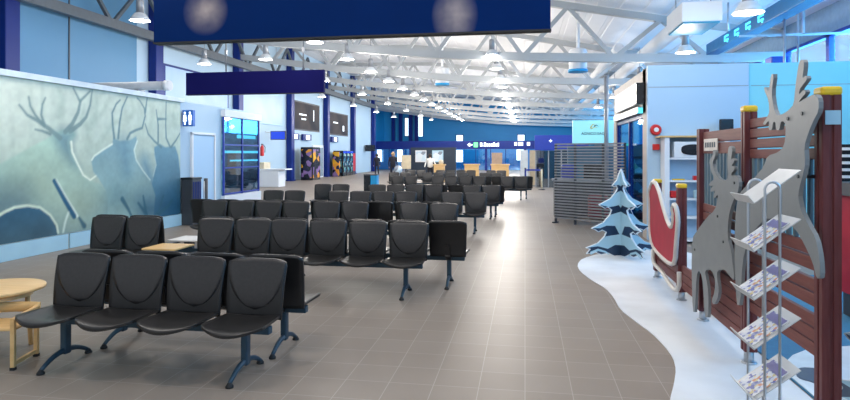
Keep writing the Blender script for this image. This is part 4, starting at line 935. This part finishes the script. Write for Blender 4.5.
for i, y in enumerate((37.2, 39.5, 45.6)):
    t = thing('lit_sign', 'small lit direction sign box under a dark poster, %s from the camera' % ORD[i], 'sign', (XL+0.08, y, 2.9), 0, 'small lit sign boxes')
    MB().box((0, 0, 0), (0.12, 1.6, 0.42)).build('box', M['navy'], t); MB().box((0.065, 0.1, 0), (0.01, 0.7, 0.3)).build('lit_face', M['litsign'], t)
t = thing('wall_monitor', 'blue monitor hanging on the left wall above the white counter', 'monitor', (-14.3, 33.0, 2.55))
MB().box((0, 0, 0.28), (0.95, 0.12, 0.52), bevel=0.02).build('casing', M['darkgrey'], t); MB().box((0, -0.065, 0.28), (0.85, 0.01, 0.44)).build('screen', M['bluescreen'], t)
MB().bar((-0.86, 0.05, 0.5), (0, 0.05, 0.4), 0.06, 0.06).build('bracket', M['white'], t)
t = thing('fire_extinguisher', 'red fire extinguisher on the wall left of the blue monitor', 'extinguisher', (-14.94, 32.2, 1.62))
MB().lathe([(0.001, 0), (0.10, 0.01), (0.11, 0.06), (0.11, 0.5), (0.06, 0.60), (0.03, 0.64), (0.001, 0.64)], n=16).build('cylinder', M['redp'], t)
MB().box((0, 0, 0.68), (0.06, 0.14, 0.06)).build('valve', M['darkgrey'], t); MB().tube([(0.05, 0.05, 0.66), (0.14, 0.1, 0.5), (0.13, 0.08, 0.2)], 0.02, 8).build('hose', M['rubber'], t)
t = thing('service_counter', 'white service counter against the left wall before a navy column', 'counter', (-13.3, 29.8, 0))
MB().box((0, 0, 0.45), (1.2, 0.9, 0.9), bevel=0.03).build('body', M['white'], t); MB().box((0.30, 0, 0.93), (1.35, 1.0, 0.06), bevel=0.01).build('worktop', M['white'], t)
MB().box((-0.45, 0.1, 1.12), (0.35, 0.8, 0.36), bevel=0.02).build('raised_end', M['cream'], t)
t = thing('vending_machine', 'black vending machine with yellow fruit print left of the wall posters', 'vending machine', (-14.25, 38.2, 0), 0)
MB().box((0, 0, 1.1), (0.85, 1.5, 2.2), bevel=0.04).build('body', M['screen'], t)
MB().box((0.435, 0, 1.1), (0.02, 1.35, 1.9)).build('front_print', M['fruit'], t); MB().box((0, -0.76, 1.1), (0.7, 0.02, 1.9)).build('side_print', M['fruit'], t)
t = thing('banner_stand', 'tall narrow banner with fruit print right of the vending machine', 'banner', (-14.7, 40.3, 0))
MB().box((0.05, 0, 1.15), (0.05, 1.0, 2.0)).build('banner', M['fruit'], t); MB().box((0.05, 0, 0.06), (0.3, 1.0, 0.12)).build('base', M['greysteel'], t)
w = struct(MB().box((XL+0.0, 42.0, 1.2), (0.10, 2.2, 2.4)).build('door_3', M['white']), 'grey glazed entrance in the left wall beyond the banner', 'door')
for y in (41.45, 42.5): MB().box((XL+0.055, y, 1.15), (0.02, 0.9, 2.1)).build('pane', mat('grey_pane', (0.32, 0.40, 0.46), 0.2), w)
for i in range(3):
    t = thing('drink_cabinet', 'dark glass drink cabinet, %s of three from the camera' % ORD[i], 'cabinet', (-14.4, 45.1+i*0.95, 0), 0, 'drink cabinets by the left wall')
    MB().box((0, 0, 1.0), (0.8, 0.9, 2.0), bevel=0.03).build('body', M['screen'], t); MB().box((0.405, 0, 1.05), (0.02, 0.72, 1.5)).build('goods', M['drinks'], t); MB().box((0.41, 0, 1.88), (0.02, 0.8, 0.16)).build('header', M['bluescreen'], t)
    MB().box((0, -0.455, 1.05), (0.55, 0.02, 1.5)).build('side_print', M['drinks'], t)
tag(MB().box((-14.4, 44.2, 0.95), (0.5, 0.35, 1.9), bevel=0.02).build('display_stand', M['fruit']), 'narrow yellow printed stand before the drink cabinets', 'stand')
t = thing('poster_stand', 'red poster stand beyond the drink cabinets', 'poster', (-14.5, 48.7, 0)); MB().box((0, 0, 1.05), (0.4, 0.9, 1.5)).build('panel', M['redp'], t); MB().box((0, 0, 0.15), (0.4, 0.7, 0.3)).build('base', M['darkgrey'], t)
t = thing('wall_speaker', 'dark box on the left wall just before the far column', 'monitor', (-14.6, 55.2, 2.0)); MB().box((0, 0, 0.3), (0.9, 0.4, 0.6)).build('casing', M['screen'], t); MB().box((-0.3, 0.1, 0.3), (0.5, 0.1, 0.1)).build('bracket', M['greysteel'], t)

# ------------------------------------------------------------------ far end
t = thing('fascia', 'long dark blue sign fascia across the far end', 'fascia', (0, 62, 0))
MB().box((-8.0, 0, 2.68), (19.5, 0.3, 0.85)).build('board', M['navy'], t)
mb = MB()
mb.box((-5.55, -0.16, 2.70), (0.30, 0.02, 0.12)); mb.prism([(-5.95, 2.70), (-5.65, 2.92), (-5.65, 2.48)], XZ(-0.16), 0.02); mb.build('arrow', M['litsign'], t)
MB().box((-5.05, -0.16, 2.70), (0.42, 0.02, 0.5)).build('pictogram', M['green'], t)
mb = MB(); x = -4.6
for w, h in ((.22, .4), (.06, .1), (.2, .42), (.16, .3), (.16, .3), (.2, .3), (.16, .42), (.16, .3), (.14, .38)): mb.box((x+w/2, -0.16, 2.52+h/2), (w, 0.02, h)); x += w+0.06
mb.build('lettering', M['litsign'], t)
mb = MB()
for x, w in ((-0.95, 0.25), (-0.45, 0.5), (0.35, 0.3)): mb.box((x, -0.16, 2.78), (w, 0.02, 0.35))
mb.build('small_pictograms', M['litsign'], t)
for x in (-17, -12, -8, -4, 0): MB().box((x, 0.05, 1.13), (0.25, 0.25, 2.25)).build('post', M['navy'], t)
p = thing('glass_partition', 'blue glass partition under the far fascia', 'partition', (0, 62.2, 0))
for i in range(12):
    x = -16.7+i*1.55
    MB().box((x, 0, 1.15), (1.45, 0.03, 2.2)).build('pane', M['bglass'], p)
    MB().box((x+0.775, 0, 1.15), (0.07, 0.08, 2.25)).build('mullion', M['navy'], p)
struct(MB().box((-8, 66.5, 1.3), (20, 0.2, 2.6)).build('wall_partition', M['skyblue']), 'blue partition wall behind the far glass', 'wall')
fw = [(-12.6, 6.6, 4.3, 1.0), (-11.0, 3.2, 2.0, 0.6), (-6.4, 4.2, 3.3, 0.95), (0.4, 4.2, 3.3, 0.95)]
for i, (x, z1, z0, w) in enumerate(((-14.1, 6.7, 4.1, 1.0), (-8.6, 4.25, 3.45, 0.85), (-0.5, 4.25, 3.45, 0.85), (-15.8, 6.6, 4.2, 0.45))):
    wi = struct(MB().box((x, YF-0.02, (z0+z1)/2), (w+0.2, 0.08, z1-z0+0.2)).build('window_%d' % (i+21), M['navy']), 'small bright window in the blue far wall, %s built' % ORD[i], 'window')
    wi['label'] = ['tall bright window in the far wall, over the posters', 'square bright window in the far wall, left of the arrow sign', 'square bright window in the far wall, above the cream panels', 'narrow bright window in the far wall near its left corner'][i]
    MB().box((x, YF-0.07, (z0+z1)/2), (w, 0.02, z1-z0)).build('pane', M['daywin'], wi)
for i, x in enumerate((-17.6, -16.6, -15.2, -14.4)):
    struct(MB().box((x, YF-0.25, 4.4), (0.45, 0.4, 8.8)).build('column', M['navy']), 'thin navy column on the far wall, %s from its left corner' % ORD[i], 'column')
for i, (x, z0, z1, w) in enumerate(((-6.8, 0.9, 2.15, 0.75), (-0.5, 1.1, 2.2, 0.7), (-15.35, 0.9, 2.2, 0.5), (-13.1, 0.9, 2.2, 0.55))):
    t = struct(MB().box((x, 61.8, (z0+z1)/2), (w, 0.05, z1-z0)).build('window_%d' % (i+31), M['daywin']), ['bright pane under the fascia left of the arrow sign', 'bright pane under the fascia above the queue posts', 'bright pane under the fascia behind the walking person', 'bright pane under the fascia behind the fair-haired person'][i], 'window')
# dark partition with posters
t = thing('display_wall', 'dark display wall standing under the far fascia', 'partition', (-7.7, 50, 0))
MB().box((0, 0, 1.15), (3.9, 0.2, 2.3)).build('panel', mat('dark_teal', (0.01, 0.025, 0.05), 0.5), t)
for i, x in enumerate((-8.75, -7.3)):
    t = thing('poster', ['white framed photo poster on the dark display wall, nearer the left', 'pale blue photo poster on the dark display wall, behind the person in white'][i], 'poster', (x, 49.86, 1.55), 0, 'posters on the dark display wall')
    MB().box((0, 0, 0), (0.95, 0.04, 1.0)).build('frame', M['white'] if i == 0 else M['icebl'], t); MB().box((0, -0.025, 0), (0.82, 0.01, 0.82)).build('print', M['photo'], t)
t = thing('display_board', 'beige upright board left of the photo posters', 'board', (-9.25, 46, 0)); MB().box((0, 0, 1.1), (0.75, 0.1, 1.1)).build('board', M['cream'], t); MB().box((0, 0, 0.28), (0.1, 0.4, 0.56)).build('foot', M['darkgrey'], t)
def desk(x, y, w, label):
    t = thing('desk', label, 'desk', (x, y, 0), 0, 'wooden desks at the far end')
    MB().box((0, 0, 1.06), (w, 0.6, 0.08)).build('top', M['birch'], t); MB().box((0, -0.24, 0.52), (w-0.1, 0.04, 1.02)).build('front', M['birch'], t)
    for s in (-1, 1): MB().box((s*(w/2-0.1), 0.05, 0.51), (0.06, 0.5, 1.02)).build('side', M['birch'], t)
desk(-5.3, 37.0, 0.75, 'wooden desk beside the person in white')
desk(-3.35, 38, 1.0, 'wooden desk in the middle of the far end')
desk(-1.55, 38, 1.2, 'wooden desk below the tall wooden board')
t = thing('wooden_board', 'tall wooden board standing behind the desk by the white screens', 'board', (-1.85, 40, 0)); MB().box((0, 0, 1.15), (0.70, 0.08, 1.35)).build('board', mat('tan_board', (0.46, 0.33, 0.24), 0.5), t)
for s in (-0.2, 0.2): MB().box((s, 0, 0.22), (0.06, 0.3, 0.44)).build('foot', M['darkgrey'], t)
for i, (x, w) in enumerate(((-0.05, 0.40), (0.52, 0.55))):
    t = thing('cream_screen', ['pale upright panel left of the cream panel by the queue posts', 'cream upright panel beside the grey glass kiosk'][i], 'panel', (x, 32.5+0.2*i, 0)); MB().box((0, 0, 1.0), (w, 0.12, 1.9)).build('panel', M['icewhite'] if i == 0 else M['cream'], t); MB().box((0, 0, 0.03), (w, 0.4, 0.06)).build('foot', M['greysteel'], t)
t = thing('glass_kiosk', 'grey glass kiosk under a deep blue sign with a tiny star', 'kiosk', (1.85, 31.5, 0))
MB().box((0, 0, 2.32), (2.7, 0.5, 0.78), bevel=0.01).build('sign_board', M['blue'], t)
mb = MB(); st = [(0.10*(1 if k % 2 == 0 else 0.4)*math.sin(PI*k/4)-0.55, 2.42+0.10*(1 if k % 2 == 0 else 0.4)*math.cos(PI*k/4)) for k in range(8)]; mb.prism(st, XZ(-0.26), 0.01); mb.build('star', M['litsign'], t)
for x in (-1.3, -0.65, 0, 0.65, 1.3): MB().box((x, -0.1, 0.96), (0.06, 0.06, 1.92)).build('mullion', M['greysteel'], t)
for x in (-0.98, -0.33, 0.33, 0.98): MB().box((x, -0.1, 0.96), (0.58, 0.02, 1.9)).build('pane', M['gglass'], t)
MB().box((0, 0.22, 0.96), (2.6, 0.04, 1.92)).build('back_panel', M['darkgrey'], t)
QX = [(0.02, 29.4), (0.80, 29.4)]
for i, (x, y) in enumerate(QX):
    t = thing('queue_post', ['dark queue barrier post nearer the benches', 'pale queue barrier post nearer the glass kiosk'][i], 'post', (x, y, 0), 0, 'queue barrier posts')
    MB().tube([(0, 0, 0.02), (0, 0, 1.0)], 0.045, 12).build('tube', M['navy'] if i == 0 else M['cream'], t); MB().lathe([(0.17, 0), (0.17, 0.02), (0.05, 0.04)], n=16).build('base', M['darkgrey'], t); MB().lathe([(0.05, 1.0), (0.05, 1.06), (0.001, 1.07)], n=12).build('cap', M['darkgrey'], t)
tag(MB().box((0.41, 29.4, 0.96), (0.68, 0.012, 0.08)).build('queue_belt', M['blue']), 'blue belt stretched between the two queue posts', 'belt')
t = thing('recycling_bin', 'blue and black bin standing left of the far benches', 'bin', (-6.3, 24.0, 0)); MB().box((-0.14, 0, 0.44), (0.28, 0.4, 0.86), bevel=0.02).build('body', M['screen'], t); MB().box((0.14, 0, 0.44), (0.26, 0.4, 0.86), bevel=0.02).build('blue_body', M['skyblue'], t); MB().box((0, 0, 0.88), (0.56, 0.42, 0.05)).build('lid', M['darkgrey'], t)
t = thing('globe', 'pale round globe standing between the bin and the desks', 'globe', (-7.0, 32.5, 0)); MB().lathe([(0.001, 0.62)]+[(0.24*math.sin(PI*k/10), 0.86-0.24*math.cos(PI*k/10)) for k in range(1, 10)]+[(0.001, 1.10)], n=18).build('ball', M['photo'], t); MB().lathe([(0.2, 0), (0.18, 0.04), (0.05, 0.08), (0.05, 0.64)], n=14).build('stand', M['darkgrey'], t)

# ------------------------------------------------------------------ people (one continuous skinned body each)
def person(loc, rz, h, label, top, hair, legm, pose):
    s = h/1.75
    J = dict(pel=(0, 0, .95), sp=(0, .01, 1.15), ch=(0, 0, 1.35), nk=(0, 0, 1.48), hd=(0, -.02, 1.58), ht=(0, -.02, 1.69),
             hl=(.10, 0, .90), kl=(.11, -.02, .50), al=(.11, .02, .09), tl=(.12, -.14, .04), hr=(-.10, 0, .90), kr=(-.11, -.02, .50), ar=(-.11, .02, .09), tr=(-.12, -.14, .04),
             sl=(.19, 0, 1.41), el=(.25, .03, 1.12), wl=(.25, -.06, .88), fl=(.25, -.09, .76), sr=(-.19, 0, 1.41), er=(-.25, .03, 1.12), wr=(-.25, -.06, .88), fr=(-.25, -.09, .76))
    J.update(pose)
    R = dict(pel=.15, sp=.14, ch=.155, nk=.06, hd=.085, ht=.075, hl=.095, kl=.062, al=.045, tl=.035, hr=.095, kr=.062, ar=.045, tr=.035, sl=.07, el=.045, wl=.032, fl=.030, sr=.07, er=.045, wr=.032, fr=.030)
    E = [('pel', 'sp'), ('sp', 'ch'), ('ch', 'nk'), ('nk', 'hd'), ('hd', 'ht'), ('pel', 'hl'), ('hl', 'kl'), ('kl', 'al'), ('al', 'tl'), ('pel', 'hr'), ('hr', 'kr'), ('kr', 'ar'), ('ar', 'tr'), ('ch', 'sl'), ('sl', 'el'), ('el', 'wl'), ('wl', 'fl'), ('ch', 'sr'), ('sr', 'er'), ('er', 'wr'), ('wr', 'fr')]
    keys = list(J); me = bpy.data.meshes.new('body'); me.from_pydata([Vector(J[k])*s for k in keys], [(keys.index(a), keys.index(b)) for a, b in E], [])
    o = bpy.data.objects.new('body', me); col.objects.link(o)
    md = o.modifiers.new('skin', 'SKIN'); sv = me.skin_vertices[0].data
    for i, k in enumerate(keys): sv[i].radius = (R[k]*s*(1.15 if k in ('ch', 'pel', 'sp') else 1), R[k]*s); sv[i].use_root = (k == 'pel')
    md.use_smooth_shade = True
    o.modifiers.new('sub', 'SUBSURF').levels = 1
    dg = bpy.context.evaluated_depsgraph_get(); dg.update()
    nm = bpy.data.meshes.new_from_object(o.evaluated_get(dg)); bpy.data.objects.remove(o)
    for mm in (top, M['skin'], legm): nm.materials.append(mm)
    for p in nm.polygons:
        p.use_smooth = True; z = p.center.z/s; ax = abs(p.center.x/s)
        p.material_index = 1 if (z > 1.50 or (ax > .2 and z < .86)) else (2 if z < .92 else 0)
    t = thing('person', label, 'person', loc, rz)
    b = bpy.data.objects.new('body', nm); col.objects.link(b); b.parent = t
    mb = MB(); hz = J['ht'][2]*s; hy = J['ht'][1]*s
    mb.lathe([(0.105*s, -0.10*s), (0.118*s, -0.02*s), (0.10*s, 0.05*s), (0.06*s, 0.09*s), (0.001, 0.105*s)], (0, hy+0.025*s, hz-0.02*s), 16, True); mb.build('hair', hair, t)
    mb = MB()
    for sx in (-1, 1): mb.box((sx*0.035*s, hy-0.092*s, hz-0.06*s), (0.022*s, 0.012*s, 0.012*s))
    mb.build('eyes', M['hairdark'], t)
    return t
person((-11.5, 45.5, 0), PI+0.4, 1.74, 'person in dark clothes walking by the far left column', M['clothdark'], M['hairdark'], M['clothdark'], dict(kl=(.10, -.12, .50), al=(.10, -.12, .09), tl=(.11, -.27, .06), kr=(-.10, .05, .5), ar=(-.10, .22, .12), tr=(-.11, .10, .05)))
person((-8.3, 37.0, 0), PI, 1.86, 'fair-haired person in a dark coat standing beside the far blue glass', M['clothdark'], M['hairfair'], M['clothdark'], {})
person((-5.95, 37.3, 0), 0.3, 1.74, 'dark-haired person in white leaning at a wooden desk', M['clothwhite'], M['hairdark'], M['clothdark'], dict(el=(.30, -.08, 1.15), wl=(.32, -.30, 1.08), fl=(.32, -.40, 1.06), er=(-.30, .0, 1.14), wr=(-.36, -.16, .98), fr=(-.38, -.22, .92)))
tag(MB().lathe([(0.12, 0), (0.16, 0.1), (0.13, 0.24), (0.001, 0.3)], (-5.2, 37.0, 1.10), 14).build('basket', M['cream']), 'small pale basket standing on the desk beside the person in white', 'basket')

# ------------------------------------------------------------------ daylight and world
def area(name, loc, rot, sx, sy, e, c):
    ld = bpy.data.lights.new(name, 'AREA'); ld.shape = 'RECTANGLE'; ld.size = sx; ld.size_y = sy; ld.energy = e; ld.color = c
    o = bpy.data.objects.new(name, ld); col.objects.link(o); o.location = loc; o.rotation_euler = rot; return o
area('window_daylight', (XR+0.5, 4, 4.5), (0, PI/2, 0), 1.8, 22, 1300, (0.08, 0.55, 1.0))
area('window_daylight', (XR+0.5, 23, 4.5), (0, PI/2, 0), 1.8, 16, 1300, (0.10, 0.55, 1.0))
area('window_daylight', (XR+0.5, 56, 4.5), (0, PI/2, 0), 1.8, 32, 3200, (0.08, 0.55, 1.0))  # added light to brighten the blue far wall; its windows are made up
wd = bpy.data.worlds.new('world'); sc.world = wd; wd.use_nodes = True
bg = wd.node_tree.nodes['Background']; bg.inputs['Color'].default_value = (0.86, 0.93, 1.0, 1); bg.inputs['Strength'].default_value = 0.65
sc.view_settings.view_transform = 'Standard'; sc.view_settings.look = 'None'; sc.view_settings.gamma = 1; sc.view_settings.use_curve_mapping = False
sc.view_settings.exposure = 0.3
sc.cycles.max_bounces = 8; sc.cycles.diffuse_bounces = 4; sc.cycles.transparent_max_bounces = 12
sc.cycles.use_denoising = True
